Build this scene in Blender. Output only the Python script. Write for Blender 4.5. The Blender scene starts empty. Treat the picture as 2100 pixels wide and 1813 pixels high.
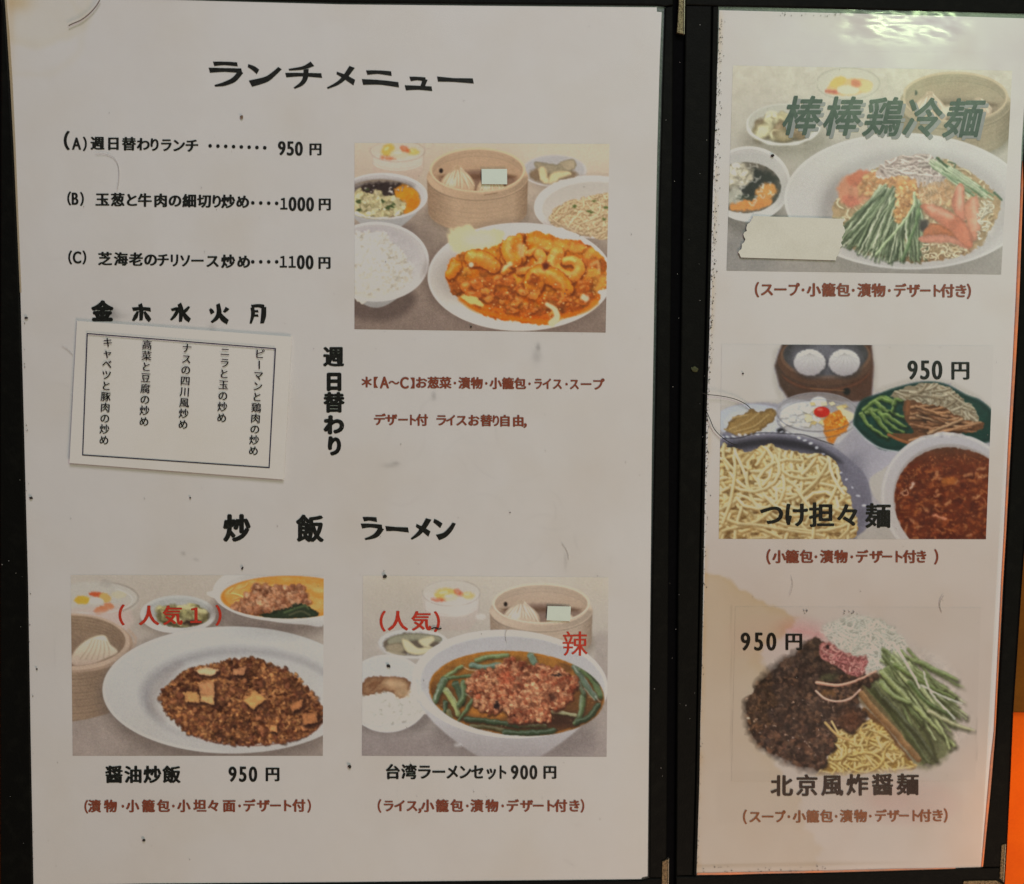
import bpy, bmesh, math, random
import numpy as np
from mathutils import Vector, Matrix
S = bpy.context.scene
COL = S.collection
# ---------------------------------------------------------------- camera (solved from the photograph's perspective)
F = 2200.0; PW, PH_ = 2100.0, 1813.0                      # focal length and frame, in photograph pixels
def _n(v): v = np.array(v, float); return v/np.linalg.norm(v)
d1 = _n((47000, 130, F)); d2 = np.array((-170, 25700, F), float); d2 = _n(d2-d1*np.dot(d1, d2)); d3 = np.cross(d1, d2)
R_WC = np.array([d1, -d2, -d3])                            # rows: world axes seen in camera space (x right, y down, z forward)
DIST = 0.44
fwd = R_WC @ np.array((0, 0, 1.0)); right = R_WC @ np.array((1.0, 0, 0)); up = R_WC @ np.array((0, -1.0, 0))
CAM = -fwd*DIST
def at(px, py, z=0.0):
    """photograph pixel -> point on the horizontal plane at height z (metres)"""
    px = np.asarray(px, float); py = np.asarray(py, float)
    d = ((px-PW/2)/F)[..., None]*right+((py-PH_/2)/F)[..., None]*(-up)+fwd
    t = (z-CAM[2])/d[..., 2:3]
    return CAM+d*t
cd = bpy.data.cameras.new('camera'); cam = bpy.data.objects.new('camera', cd); COL.objects.link(cam)
M = Matrix(((right[0], up[0], -fwd[0], CAM[0]), (right[1], up[1], -fwd[1], CAM[1]), (right[2], up[2], -fwd[2], CAM[2]), (0, 0, 0, 1)))
cam.matrix_world = M; cd.sensor_width = 36; cd.lens = 36*F/PW; cd.clip_start = 0.01; cd.clip_end = 50
cd.dof.use_dof = True; cd.dof.focus_distance = 0.436; cd.dof.aperture_fstop = 7.0
S.camera = cam
# ---------------------------------------------------------------- world, lamps, exposure
w = bpy.data.worlds.new('World'); S.world = w; w.use_nodes = True
w.node_tree.nodes['Background'].inputs[0].default_value = (1.0, .93, .86, 1); w.node_tree.nodes['Background'].inputs[1].default_value = .08
def area(name, loc, target, size, size_y, power, color, spread=180):
    l = bpy.data.lights.new(name, 'AREA'); l.shape = 'RECTANGLE'; l.size = size; l.size_y = size_y; l.energy = power; l.color = color; l.spread = math.radians(spread)
    o = bpy.data.objects.new(name, l); COL.objects.link(o); o.location = loc
    o.rotation_euler = (Vector(target)-Vector(loc)).to_track_quat('-Z', 'Y').to_euler(); return o
def refl(px, py, h):
    """where a lamp at height h must hang to be mirrored at that pixel of the sleeve"""
    p = at(px, py); d = p-CAM; return p+d*np.array((1, 1, -1))*(h/-d[2])
area('ceiling_lamp', (.16, .98, .85), (.05, 0, 0), .45, .45, 5.15, (1, .93, 1.09))
area('warm_ceiling_lamp', (.45, -.86, .70), (.0, -.1, 0), .5, .4, 4.4, (1, .68, .52))
p = refl(1850, 62, 1.3); area('tube_lamp', tuple(p), (.15, .15, 0), .17, .05, 2.0, (.74, 1, .50))
p = refl(1960, 180, 1.35); area('shop_window', tuple(p), (.1, .1, 0), .95, .22, 2.5, (.78, 1, .84))
sp = bpy.data.lights.new('orange_lamp', 'SPOT'); sp.energy = .23; sp.color = (1, .42, .12); sp.spot_size = math.radians(50); sp.spot_blend = .8; sp.shadow_soft_size = .02
so = bpy.data.objects.new('orange_lamp', sp); COL.objects.link(so); a = at(2520, 1600, .12)[None][0]; so.location = a
so.rotation_euler = (Vector(at(2180, 1720))-Vector(a)).to_track_quat('-Z', 'Y').to_euler()
S.view_settings.view_transform = 'Standard'; S.view_settings.look = 'None'; S.view_settings.exposure = 0.09; S.view_settings.gamma = 1
# ---------------------------------------------------------------- flat print: a small painter
# (computes the colours of the six printed food pictures, one value per mesh vertex)
RS = np.random.RandomState
def _hash(ix, iy, seed):
    h = (ix.astype(np.int64)*374761393 + iy.astype(np.int64)*668265263 + seed*974711) & 0xffffffff
    h = ((h ^ (h >> 13))*1274126177) & 0xffffffff
    return ((h ^ (h >> 16)) & 0xffff)/65535.0
def vnoise(x, y, seed=0):
    ix = np.floor(x); iy = np.floor(y); fx = x-ix; fy = y-iy
    fx = fx*fx*(3-2*fx); fy = fy*fy*(3-2*fy); ix = ix.astype(np.int64); iy = iy.astype(np.int64)
    a = _hash(ix, iy, seed); b = _hash(ix+1, iy, seed); c = _hash(ix, iy+1, seed); d = _hash(ix+1, iy+1, seed)
    return (a*(1-fx)+b*fx)*(1-fy)+(c*(1-fx)+d*fx)*fy
def fbm(x, y, seed=0, o=3):
    s = 0; w = 0.5; t = 0
    for i in range(o):
        s = s+w*vnoise(x*2**i, y*2**i, seed+i*17); t += w; w *= 0.5
    return s/t
def smooth(pts, n=6):
    P = np.array(pts, float); m = len(P); out = []
    for i in range(m):
        p0, p1, p2, p3 = P[(i-1) % m], P[i], P[(i+1) % m], P[(i+2) % m]
        for k in range(n):
            t = k/n
            out.append(0.5*((2*p1)+(-p0+p2)*t+(2*p0-5*p1+4*p2-p3)*t*t+(-p0+3*p1-3*p2+p3)*t**3))
    return np.array(out)
def curve(pts, n=6):
    P = [np.array(p, float) for p in pts]; P = [2*P[0]-P[1]]+P+[2*P[-1]-P[-2]]; out = []
    for i in range(1, len(P)-2):
        p0, p1, p2, p3 = P[i-1:i+3]
        for k in range(n):
            t = k/n
            out.append(0.5*((2*p1)+(-p0+p2)*t+(2*p0-5*p1+4*p2-p3)*t*t+(-p0+3*p1-3*p2+p3)*t**3))
    out.append(P[-2]); return np.array(out)
class Canvas:
    def __init__(s, X, Y, bg, aa):
        s.X = X; s.Y = Y; s.C = np.ones(X.shape+(3,))*np.array(bg, float); s.A = np.ones(X.shape); s.aa = aa
        s.clip = None; s.dx = abs(X[0, -1]-X[0, 0])/(X.shape[1]-1); s.x0 = X.min(); s.y0 = Y.min()
        s.dy = abs(Y[-1, 0]-Y[0, 0])/(X.shape[0]-1)
    def box(s, x0, y0, x1, y1, pad=0):
        H, W = s.X.shape; p = pad+3*s.aa
        a = int(max(0, (y0-p-s.y0)/s.dy-2)); b = int(min(H, (y1+p-s.y0)/s.dy+4))
        c = int(max(0, (x0-p-s.x0)/s.dx-2)); d = int(min(W, (x1+p-s.x0)/s.dx+4))
        if b <= a or d <= c: return None
        return (slice(a, b), slice(c, d))
    def put(s, sl, m, col, op=1.0):
        if s.clip is not None: m = m*s.clip[sl]
        m = (m*op)[..., None]
        if callable(col): col = col(s.X[sl], s.Y[sl])
        s.C[sl] = s.C[sl]*(1-m)+np.asarray(col, float)*m
    def cov(s, d, soft): return np.clip(0.5-d/(2*max(soft, s.aa)), 0, 1)
    def ell(s, cx, cy, rx, ry, col, rot=0, soft=0, op=1.0, wob=0, seed=1):
        R = max(rx, ry)+wob; sl = s.box(cx-R, cy-R, cx+R, cy+R, soft)
        if sl is None: return
        x = s.X[sl]-cx; y = s.Y[sl]-cy
        if rot: c, q = math.cos(rot), math.sin(rot); x, y = x*c+y*q, -x*q+y*c
        r = np.sqrt((x/rx)**2+(y/ry)**2)+1e-9
        d = (r-1)*r/np.sqrt((x/rx/rx)**2+(y/ry/ry)**2+1e-12)
        if wob: d = d+(fbm(s.X[sl]/wob/2.2, s.Y[sl]/wob/2.2, seed, 2)-.5)*2*wob
        s.put(sl, s.cov(d, soft), col, op)
    def ring(s, cx, cy, rx, ry, w, col, rot=0, soft=0, op=1.0, a0=None, a1=None):
        R = max(rx, ry)+w; sl = s.box(cx-R, cy-R, cx+R, cy+R, soft)
        if sl is None: return
        x = s.X[sl]-cx; y = s.Y[sl]-cy
        if rot: c, q = math.cos(rot), math.sin(rot); x, y = x*c+y*q, -x*q+y*c
        r = np.sqrt((x/rx)**2+(y/ry)**2)+1e-9
        d = np.abs((r-1)*r/np.sqrt((x/rx/rx)**2+(y/ry/ry)**2+1e-12))-w/2
        m = s.cov(d, soft)
        if a0 is not None:
            an = np.degrees(np.arctan2(y/ry, x/rx)); an = (an-a0) % 360; sp = (a1-a0) % 360
            m = m*np.clip(np.minimum(an, sp-an)/12, 0, 1)*(an < sp)
        s.put(sl, m, col, op)
    def sdf(s, P, sl):
        x = s.X[sl]; y = s.Y[sl]; d = np.full(x.shape, 1e18); ins = np.zeros(x.shape, bool)
        for i in range(len(P)):
            ax, ay = P[i]; bx, by = P[(i+1) % len(P)]; ex = bx-ax; ey = by-ay; wx = x-ax; wy = y-ay
            t = np.clip((wx*ex+wy*ey)/(ex*ex+ey*ey+1e-12), 0, 1)
            d = np.minimum(d, (wx-ex*t)**2+(wy-ey*t)**2)
            c = ((ay > y) != (by > y)); ins ^= c & (x < ex*(y-ay)/((by-ay) if by != ay else 1e-9)+ax)
        d = np.sqrt(d); return np.where(ins, -d, d)
    def poly(s, pts, col, soft=0, op=1.0, sm=True, wob=0, wf=1.0, seed=3, edge=None, ew=20, ecol=None):
        P = smooth(pts, 5) if sm else np.array(pts, float)
        sl = s.box(P[:, 0].min(), P[:, 1].min(), P[:, 0].max(), P[:, 1].max(), soft+wob)
        if sl is None: return
        d = s.sdf(P, sl)
        if wob: d = d+(fbm(s.X[sl]/wob/2.2*wf, s.Y[sl]/wob/2.2*wf, seed, 2)-.5)*2.4*wob
        s.put(sl, s.cov(d, soft), col, op)
        if ecol is not None: s.put(sl, s.cov(d, soft)*np.clip(1+d/ew, 0, 1), ecol, op*.8)
    def mask(s, pts, sm=True, wob=0, wf=1.0, seed=3, soft=0):
        P = smooth(pts, 5) if sm else np.array(pts, float); sl = (slice(None), slice(None)); d = s.sdf(P, sl)
        if wob: d = d+(fbm(s.X/wob/2.2*wf, s.Y/wob/2.2*wf, seed, 2)-.5)*2.4*wob
        return s.cov(d, soft)
    def emask(s, cx, cy, rx, ry, rot=0, wob=0, seed=1, soft=0):
        x = s.X-cx; y = s.Y-cy
        if rot: c, q = math.cos(rot), math.sin(rot); x, y = x*c+y*q, -x*q+y*c
        r = np.sqrt((x/rx)**2+(y/ry)**2)+1e-9; d = (r-1)*min(rx, ry)
        if wob: d = d+(fbm(s.X/wob/2.2, s.Y/wob/2.2, seed, 2)-.5)*2.4*wob
        return s.cov(d, soft)
    def line(s, pts, w, col, op=1.0, soft=0, sm=True, hl=None, dk=None, w1=None):
        P = curve(pts, 5) if (sm and len(pts) > 2) else np.array(pts, float)
        w1 = w if w1 is None else w1; wm = max(w, w1)
        sl = s.box(P[:, 0].min(), P[:, 1].min(), P[:, 0].max(), P[:, 1].max(), wm+soft)
        if sl is None: return
        x = s.X[sl]; y = s.Y[sl]; best = np.full(x.shape, 1e9); n = len(P)-1; side = np.zeros(x.shape)
        for i in range(n):
            ax, ay = P[i]; ex, ey = P[i+1]-P[i]; L = ex*ex+ey*ey+1e-9
            t = np.clip(((x-ax)*ex+(y-ay)*ey)/L, 0, 1); dx = x-ax-ex*t; dy = y-ay-ey*t
            ww = (w+(w1-w)*(i+t)/n)/2
            d = np.sqrt(dx*dx+dy*dy)-ww; q = d < best
            best = np.where(q, d, best); side = np.where(q, (dy+dx*.35)/np.maximum(ww, 1e-6), side)
        m = s.cov(best, soft); s.put(sl, m, col, op)
        if dk is not None: s.put(sl, m*np.clip(side*1.1, 0, 1), dk, op*.8)
        if hl is not None: s.put(sl, m*np.clip(1-np.abs(side+.3)*2.2, 0, 1), hl, op*.75)
    def shade(s, m, f):
        s.C = s.C*(1-m[..., None]*(1-np.asarray(f)))
    def grains(s, m, n, r0, r1, pal, seed, el=1.6, dark=(60, 30, 18), hl=0.35, dk=.55, sq=1.0):
        R = RS(seed); ys, xs = np.nonzero(m > .5)
        if len(ys) == 0: return
        k = R.randint(0, len(ys), n); k = k[np.argsort(ys[k]+R.rand(n)*6)]
        pal = np.array(pal, float); dark = np.array(dark, float)
        for i in k:
            cx = s.X[ys[i], xs[i]]+R.uniform(-2, 2); cy = s.Y[ys[i], xs[i]]+R.uniform(-2, 2)
            r = R.uniform(r0, r1); e = R.uniform(1, el); a = R.uniform(-1.2, 1.2)
            c = pal[R.randint(len(pal))]*R.uniform(.88, 1.12)
            s.ell(cx+r*.25, cy+r*.5, r*e, r*sq, dark, a, soft=r*.5, op=dk)
            s.ell(cx, cy, r*e*.85, r*.85*sq, c, a, soft=r*.35)
            if hl: s.ell(cx-r*.25, cy-r*.35, r*.45, r*.3, c*.5+np.array([235, 222, 205])*.5, a, soft=r*.4, op=hl)
    def noodles(s, m, n, L, w, pal, seed, curl=1.0, dark=(120, 85, 50), hl=(235, 222, 190), dirx=None):
        R = RS(seed); ys, xs = np.nonzero(m > .5)
        if len(ys) == 0: return
        old = s.clip; s.clip = m if old is None else m*old; pal = np.array(pal, float)
        for i in range(n):
            k = R.randint(len(ys)); x = s.X[ys[k], xs[k]]; y = s.Y[ys[k], xs[k]]
            a = R.uniform(0, 6.28) if dirx is None else dirx+R.normal(0, .35); c = R.normal(0, curl)
            P = [(x, y)]
            for j in range(7):
                a += c*.35+R.normal(0, .12); x += math.cos(a)*L/7; y += math.sin(a)*L/7*.75; P.append((x, y))
            cc = pal[R.randint(len(pal))]*R.uniform(.9, 1.1)
            P2 = [(p+w*.2, q+w*.45) for p, q in P]
            s.line(P2, w*1.15, dark, op=.55, soft=w*.25, sm=False)
            s.line(P, w, cc, sm=False, hl=hl, dk=np.array(dark)*.6+cc*.4)
        s.clip = old
    def warp(s, m, amp, f, seed=1, mot=0):
        H, W = s.X.shape; j, i = np.meshgrid(np.arange(W), np.arange(H))
        u = (fbm(s.X/f, s.Y/f, seed, 2)-.5)*2*amp*m/s.dx; v = (fbm(s.X/f+9, s.Y/f+5, seed+3, 2)-.5)*2*amp*m/s.dy
        x = np.clip(j+u, 0, W-1.001); y = np.clip(i+v, 0, H-1.001); a = x.astype(int); b = y.astype(int); p = (x-a)[..., None]; q = (y-b)[..., None]; C = s.C
        s.C = (C[b, a]*(1-p)+C[b, a+1]*p)*(1-q)+(C[b+1, a]*(1-p)+C[b+1, a+1]*p)*q
        if mot: s.C = s.C*(1+(m*(fbm(s.X/f*.9, s.Y/f*.9, seed+8, 3)-.5)*2*mot)[..., None])
    def finish(s, k=.5, grain=2.2, sat=1.0):
        g0 = (s.C @ np.array((.3, .55, .15)))[..., None]; C = g0+(s.C-g0)*sat
        for ax in (0, 1):
            a = np.concatenate([C.take([0], ax), C], ax).take(range(C.shape[ax]), ax); b = np.concatenate([C, C.take([-1], ax)], ax).take(range(1, C.shape[ax]+1), ax)
            C = C*(1-k)+(a+b)*k/2
        kd = np.clip((182-C @ np.array((.3, .55, .15)))/60, .12, 1); C = C*(1+kd*((fbm(s.X/11, s.Y/11, 91, 2)-.5)*.12+(fbm(s.X/70, s.Y/70, 92, 2)-.5)*.07))[..., None]
        s.C = C+RS(5).normal(0, grain, C.shape[:2])[..., None]+RS(6).normal(0, grain*.5, C.shape)
    def tex(s, m, f, amp, seed, o=3, fx=1.0):
        n = (fbm(s.X/f*fx, s.Y/f, seed, o)-.5)*2*amp
        s.C = s.C+(m*n)[..., None]
def vg(y0, y1, c0, c1):
    c0 = np.array(c0, float); c1 = np.array(c1, float)
    return lambda X, Y: c0+(c1-c0)*np.clip((Y-y0)/(y1-y0), 0, 1)[..., None]
def hg(x0, x1, c0, c1):
    c0 = np.array(c0, float); c1 = np.array(c1, float)
    return lambda X, Y: c0+(c1-c0)*np.clip((X-x0)/(x1-x0), 0, 1)[..., None]

def steamer(c, cx, cy, rx, ry, H, base=(196, 168, 140), buns=(), rim=18, inner=(170, 138, 112), lid=40, dark=(112, 78, 56), flo=(140, 110, 92)):
    """bamboo steamer seen from above at an angle: outer wall, ledge, rim, inside wall, buns"""
    b = np.array(base, float)
    P = [(cx+rx*1.05*math.cos(t), cy+lid+ry*1.0*math.sin(t)) for t in np.linspace(0, math.pi, 14)]
    P2 = [(cx+rx*1.03*math.cos(t), cy+H+ry*.95*math.sin(t)) for t in np.linspace(math.pi, 0, 14)]
    bot = [(cx+rx*1.03*math.cos(t), cy+H+ry*.95*math.sin(t)) for t in np.linspace(0, math.pi, 18)]
    body = [(cx-rx*1.05, cy+lid), (cx+rx*1.05, cy+lid)]+bot
    c.ell(cx+10, cy+H+14, rx*1.08, ry*1.0, b*.62, soft=30, op=.5)
    c.poly([(cx-rx*1.05, cy+lid)]+[(cx+rx*1.05, cy+lid)]+bot, hg(cx-rx, cx+rx, b*.92, b*.86), sm=False)
    m = c.mask([(cx-rx*1.05, cy+lid)]+[(cx+rx*1.05, cy+lid)]+bot, sm=False)
    c.shade(m*np.clip((cx-rx*.45-c.X)/(rx*.9), 0, 1), np.array((.68, .62, .58)))
    c.shade(m*np.clip((c.X-cx-rx*.75)/(rx*.4), 0, 1), np.array((.72, .67, .63)))
    old = c.clip; c.clip = m
    k = 0; z = lid+16
    while z < H+ry:
        c.ring(cx, cy+z, rx*1.04, ry*.98, 5, b*(.80 if k % 2 else .88), soft=4, op=.55, a0=5, a1=175); z += 15+(k % 3)*4; k += 1
    c.clip = old
    c.ell(cx, cy+lid, rx*1.05, ry*1.0, hg(cx-rx, cx+rx, b*.9, b*.98))
    c.ring(cx, cy+lid+2, rx*1.05, ry*1.0, 6, b*.62, soft=6, op=.7, a0=8, a1=172)
    c.ring(cx, cy+lid*.55, rx*1.01, ry*.99, lid*.7, hg(cx-rx, cx+rx, b*.96, b*.80), a0=0, a1=180, soft=5)
    c.ell(cx, cy, rx, ry, b*1.04)
    c.ell(cx, cy+2, rx-rim, ry-rim*.75, vg(cy-ry, cy+ry, b*.92, inner))
    mi = c.emask(cx, cy+2, rx-rim, ry-rim*.75); old = c.clip; c.clip = mi if old is None else mi*old
    for q in range(4):
        c.ring(cx, cy+12+q*14, rx-rim, ry-rim*.75, 5, b*(.74 if q % 2 else .8), soft=4, op=.6, a0=185, a1=355)
    c.ell(cx, cy+ry*.62, rx*.86, ry*.62, flo, soft=14)
    c.ell(cx, cy+ry*.30, rx*.80, ry*.12, dark, soft=14, op=.8)
    for (bx, by, br, bh) in buns:
        c.ell(bx+12, by+bh*.5, br*1.02, bh*.45, dark, soft=14, op=.6)
        c.poly([(bx-br, by+bh*.42), (bx-br*.98, by+bh*.08), (bx-br*.68, by-bh*.22), (bx-br*.30, by-bh*.40), (bx-br*.16, by-bh*.56), (bx+br*.16, by-bh*.56), (bx+br*.32, by-bh*.38), (bx+br*.7, by-bh*.18), (bx+br*.98, by+bh*.1), (bx+br, by+bh*.42), (bx+br*.6, by+bh*.72), (bx-br*.6, by+bh*.72)],
               vg(by-bh*.6, by+bh*.7, (222, 204, 176), (172, 142, 116)), soft=5, ecol=(160, 130, 104), ew=16)
        RB_ = RS(int(bx))
        for t in np.linspace(-1.0, 1.0, 9):
            t = t+RB_.uniform(-.06, .06); m1 = (bx+t*br*.42+br*.05*math.sin(t*9), by-bh*.16-bh*.06*abs(t)); e1 = (bx+t*br*.86, by+bh*RB_.uniform(.12, .40))
            c.line([(bx+t*br*.13, by-bh*.46), m1, e1], 9, (150, 120, 94), op=.55, soft=5, w1=4)
            c.line([(bx+t*br*.13+9, by-bh*.46), (m1[0]+12, m1[1]), (e1[0]+12, e1[1])], 8, (234, 218, 194), op=.5, soft=6, w1=4)
        c.ell(bx, by-bh*.5, br*.17, bh*.07, (176, 148, 120), soft=5); c.ell(bx-br*.35, by+bh*.1, br*.22, bh*.16, (230, 214, 190), soft=18, op=.5)
    c.clip = old
    c.ring(cx, cy, rx-rim*.5, ry-rim*.4, rim*.75, b*1.06, a0=0, a1=180, soft=3)
    c.ring(cx, cy, rx-2, ry-2, 4, b*.72, soft=4, op=.5, a0=0, a1=180)
def glass_cup(c, cx, cy, rx, ry, H, fruit, seed=5, pud=(196, 180, 166)):
    """glass of almond jelly with fruit on top"""
    c.poly([(cx-rx, cy), (cx+rx, cy), (cx+rx*.93, cy+H*.7), (cx+rx*.6, cy+H), (cx-rx*.6, cy+H), (cx-rx*.9, cy+H*.7)], vg(cy, cy+H, pud, (176, 154, 138)), soft=8, op=.8, sm=False)
    c.ell(cx, cy+6, rx, ry, (190, 176, 160), soft=6, op=.75)
    c.ell(cx, cy+H*.28, rx*.9, ry*.85, pud, soft=10, op=.9)
    for (x, y, a, b2, col, rot) in fruit: c.ell(x, y, a, b2, np.array(col)*.9+np.array(pud)*.1, rot, soft=12, op=.9, wob=8, seed=seed+int(x)); c.ell(x-a*.2, y-b2*.3, a*.4, b2*.25, (232, 214, 190), rot, soft=8, op=.45)
    c.ring(cx, cy, rx, ry, 6, (150, 134, 120), soft=5, op=.55)
    c.ring(cx, cy-2, rx, ry, 3, (214, 204, 192), soft=4, op=.6, a0=190, a1=300)
    c.ring(cx, cy+H*.3, rx*.93, ry*.9, 4, (220, 210, 198), soft=5, op=.6, a0=10, a1=170)
    c.line([(cx+rx*.97, cy+8), (cx+rx*.95, cy+H*.6)], 5, (156, 138, 124), op=.5, soft=4)
    c.line([(cx-rx*.95, cy+10), (cx-rx*.88, cy+H*.6)], 4, (164, 148, 134), op=.5, soft=4)
W1 = (190, 184, 180); W2 = (170, 160, 154)
def bowl(c, cx, cy, rx, ry, H, ix=.9, wall=W1, inn=(176, 168, 164), fr=.55, rimc=(202, 196, 192), sh=(120, 104, 96)):
    w = np.array(wall, float)
    c.ell(cx+8, cy+H+ry*.35, rx*.72, ry*.55, sh, soft=34, op=.75)
    bot = [(cx+rx*math.cos(t)*(1-(1-fr)*math.sin(t)**1.2 if math.sin(t) > 0 else 1), cy+(ry*.62+H*.9)*math.sin(t)) for t in np.linspace(0, math.pi, 20)]
    c.poly([(cx-rx, cy), (cx+rx, cy)]+bot, vg(cy, cy+H+ry, w*.98, w*.72), sm=False)
    c.ell(cx, cy, rx, ry, vg(cy-ry, cy+ry, np.array(rimc)*.99, rimc))
    c.ell(cx, cy+3, rx*.965, ry*.95, vg(cy-ry, cy+ry, inn, w*1.02), soft=4)
    return c.emask(cx, cy+5, rx*ix, ry*ix)

def paint_shrimp(c):
    c.C[:] = vg(0, 1500, (192, 176, 158), (134, 116, 106))(c.X, c.Y)
    c.ell(1750, 120, 400, 160, (196, 180, 163), soft=120, op=.7)
    c.ell(560, 860, 200, 300, (126, 108, 98), soft=160, op=.55)
    c.ell(700, 1400, 420, 160, (138, 120, 110), soft=120, op=.6)
    glass_cup(c, 365, 95, 215, 85, 250, [(290, 90, 55, 45, (214, 158, 72), -.6), (480, 100, 60, 25, (216, 168, 92), .1), (290, 148, 55, 13, (206, 96, 60), .1),
              (380, 120, 70, 38, (206, 176, 150), 0), (425, 82, 38, 19, (206, 88, 48), .5)])
    c.ring(610, 50, 40, 28, 6, (170, 158, 146), soft=5, op=.6)
    # pickle dish
    c.ell(1600, 250, 255, 125, (184, 178, 174), soft=8); c.ell(1610, 320, 210, 90, (150, 132, 120), soft=24, op=.5); c.ell(1600, 240, 235, 108, (172, 166, 164), soft=8)
    m = c.emask(1600, 262, 205, 90, wob=12); c.ell(1590, 285, 190, 66, (132, 110, 88), soft=14, wob=12)
    for P, col in (([(1450, 180), (1600, 200), (1740, 165), (1765, 235), (1600, 275), (1470, 240)], (152, 138, 116)), ([(1640, 190), (1750, 160), (1760, 235), (1690, 245)], (170, 154, 130)),
                   ([(1480, 230), (1520, 215), (1545, 280), (1560, 345), (1510, 345), (1478, 290)], (204, 182, 146)), ([(1560, 300), (1600, 255), (1700, 255), (1735, 275), (1650, 310), (1600, 350), (1555, 350)], (206, 186, 148))):
        c.poly(P, col, soft=5, ecol=np.array(col)*.8, ew=14)
    c.ring(1600, 250, 250, 120, 10, (200, 194, 190), soft=6, op=.8, a0=20, a1=160)
    # noodles bowl right
    c.ell(1900, 545, 470, 252, (150, 134, 122), soft=40, op=.6)
    c.ell(1905, 535, 465, 248, vg(300, 780, (196, 188, 182), (204, 196, 190))); c.ell(1925, 550, 425, 215, vg(330, 760, (178, 170, 162), (190, 180, 170)), soft=10)
    m = c.mask([(1560, 640), (1640, 520), (1800, 470), (2050, 440), (2060, 770), (1880, 770), (1700, 730)], wob=14)
    c.put((slice(None), slice(None)), m, (172, 148, 118)); c.noodles(m, 190, 230, 11, [(206, 182, 146), (196, 170, 134), (188, 160, 126)], 4, curl=1.4, dark=(140, 112, 84), hl=(222, 206, 180))
    for x, y in ((1915, 492), (1870, 565), (1890, 575), (1990, 630), (2005, 540), (1760, 530)): c.ell(x, y, 17, 11, (92, 104, 58), soft=6, wob=6)
    c.ring(1905, 535, 460, 243, 10, (208, 202, 196), soft=6, op=.9, a0=95, a1=180)
    # steamer
    steamer(c, 995, 245, 378, 178, 320, base=(198, 168, 140), buns=[(838, 320, 132, 195), (1100, 360, 108, 150)], rim=20, lid=58)
    c.ell(708, 250, 15, 18, (44, 30, 24), soft=5)
    c.line([(1050, 440), (1150, 425)], 6, (110, 80, 60), op=.6, soft=4)
    # soup bowl left
    m = bowl(c, 250, 450, 352, 182, 215, ix=.86)
    c.put((slice(None), slice(None)), c.emask(235, 475, 312, 158), (148, 128, 104)); c.ell(240, 380, 250, 55, (128, 116, 110), soft=24)
    old = c.clip; c.clip = c.emask(235, 478, 310, 155)
    c.ell(260, 400, 210, 62, (60, 46, 42), soft=14, wob=16); c.ell(440, 430, 100, 70, (206, 134, 44), soft=12, wob=16); c.ell(490, 520, 60, 75, (214, 120, 36), soft=12, wob=12); c.ell(420, 560, 60, 36, (216, 128, 44), soft=12, wob=12)
    m = c.mask([(20, 430), (150, 420), (330, 470), (430, 520), (350, 600), (200, 640), (20, 640)], wob=16); c.put((slice(None), slice(None)), m, (186, 170, 132))
    c.grains(m, 130, 10, 22, [(200, 184, 142), (186, 172, 136), (214, 200, 160), (170, 158, 120)], 8, el=2.4, dark=(110, 100, 70), hl=.4)
    for x, y, r in ((60, 490, 16), (250, 490, 14), (320, 530, 18), (60, 560, 18), (290, 545, 14), (330, 510, 12), (120, 400, 8)): c.ell(x, y, r*1.4, r*.8, (74, 84, 50), soft=6, wob=8)
    c.grains(c.emask(300, 395, 190, 45), 22, 4, 8, [(200, 190, 180), (170, 160, 150)], 9, dark=(40, 30, 28), hl=.5)
    c.clip = old; c.ring(250, 452, 338, 172, 14, (202, 197, 195), soft=5, op=.95, a0=-90, a1=200)
    # rice bowl
    bowl(c, 195, 965, 418, 312, 190, ix=.86, sh=(96, 80, 74)); c.ell(180, 960, 370, 270, vg(680, 1240, (172, 164, 162), (190, 184, 180)), soft=12)
    m = c.mask([(20, 790), (110, 740), (230, 735), (320, 800), (400, 900), (480, 1000), (470, 1080), (400, 1180), (220, 1240), (20, 1260)], wob=20)
    c.put((slice(None), slice(None)), m, (190, 182, 170)); c.clip = c.emask(180, 962, 372, 272); c.grains(m, 900, 7, 12, [(208, 202, 192), (198, 190, 178), (216, 210, 200), (188, 178, 164)], 12, el=2.2, dark=(162, 152, 140), hl=.2, dk=.28)
    c.clip = None; c.tex(m, 90, 13, 14); c.shade(m*np.clip((c.X-260)/300, 0, 1)*.5, (.88, .86, .84)); c.ring(195, 965, 410, 305, 16, (204, 199, 197), soft=5, op=.95, a0=-60, a1=130)
    # main plate
    c.ell(1340, 1100, 745, 440, (116, 98, 90), soft=60, op=.6)
    c.ell(1330, 1085, 728, 425, vg(660, 1510, (194, 188, 184), (200, 192, 182))); c.ring(1330, 1085, 718, 416, 14, (206, 200, 196), soft=5); c.ell(1340, 1080, 640, 350, (186, 178, 170), soft=40, op=.7)
    c.shade(c.emask(760, 1080, 160, 190, soft=80)*.6, (.82, .8, .79))
    c.poly([(780, 720), (900, 680), (1000, 720), (1180, 720), (1200, 820), (1080, 880), (870, 900), (800, 880), (760, 790)], vg(690, 900, (196, 186, 150), (214, 186, 150)), soft=12, wob=16, seed=9)
    c.ell(1010, 790, 120, 60, (222, 196, 164), soft=40)
    food = [(770, 960), (900, 880), (1060, 860), (1200, 800), (1280, 755), (1400, 740), (1470, 720), (1620, 770), (1780, 800), (1900, 860), (2000, 950), (2012, 1080), (2008, 1180), (1950, 1200), (1960, 1260), (1800, 1370), (1640, 1420), (1560, 1465), (1300, 1440), (1050, 1390), (870, 1270), (780, 1190), (745, 1080)]
    mf = c.mask(food, wob=12); c.put((slice(None), slice(None)), mf, (200, 112, 34))
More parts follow.
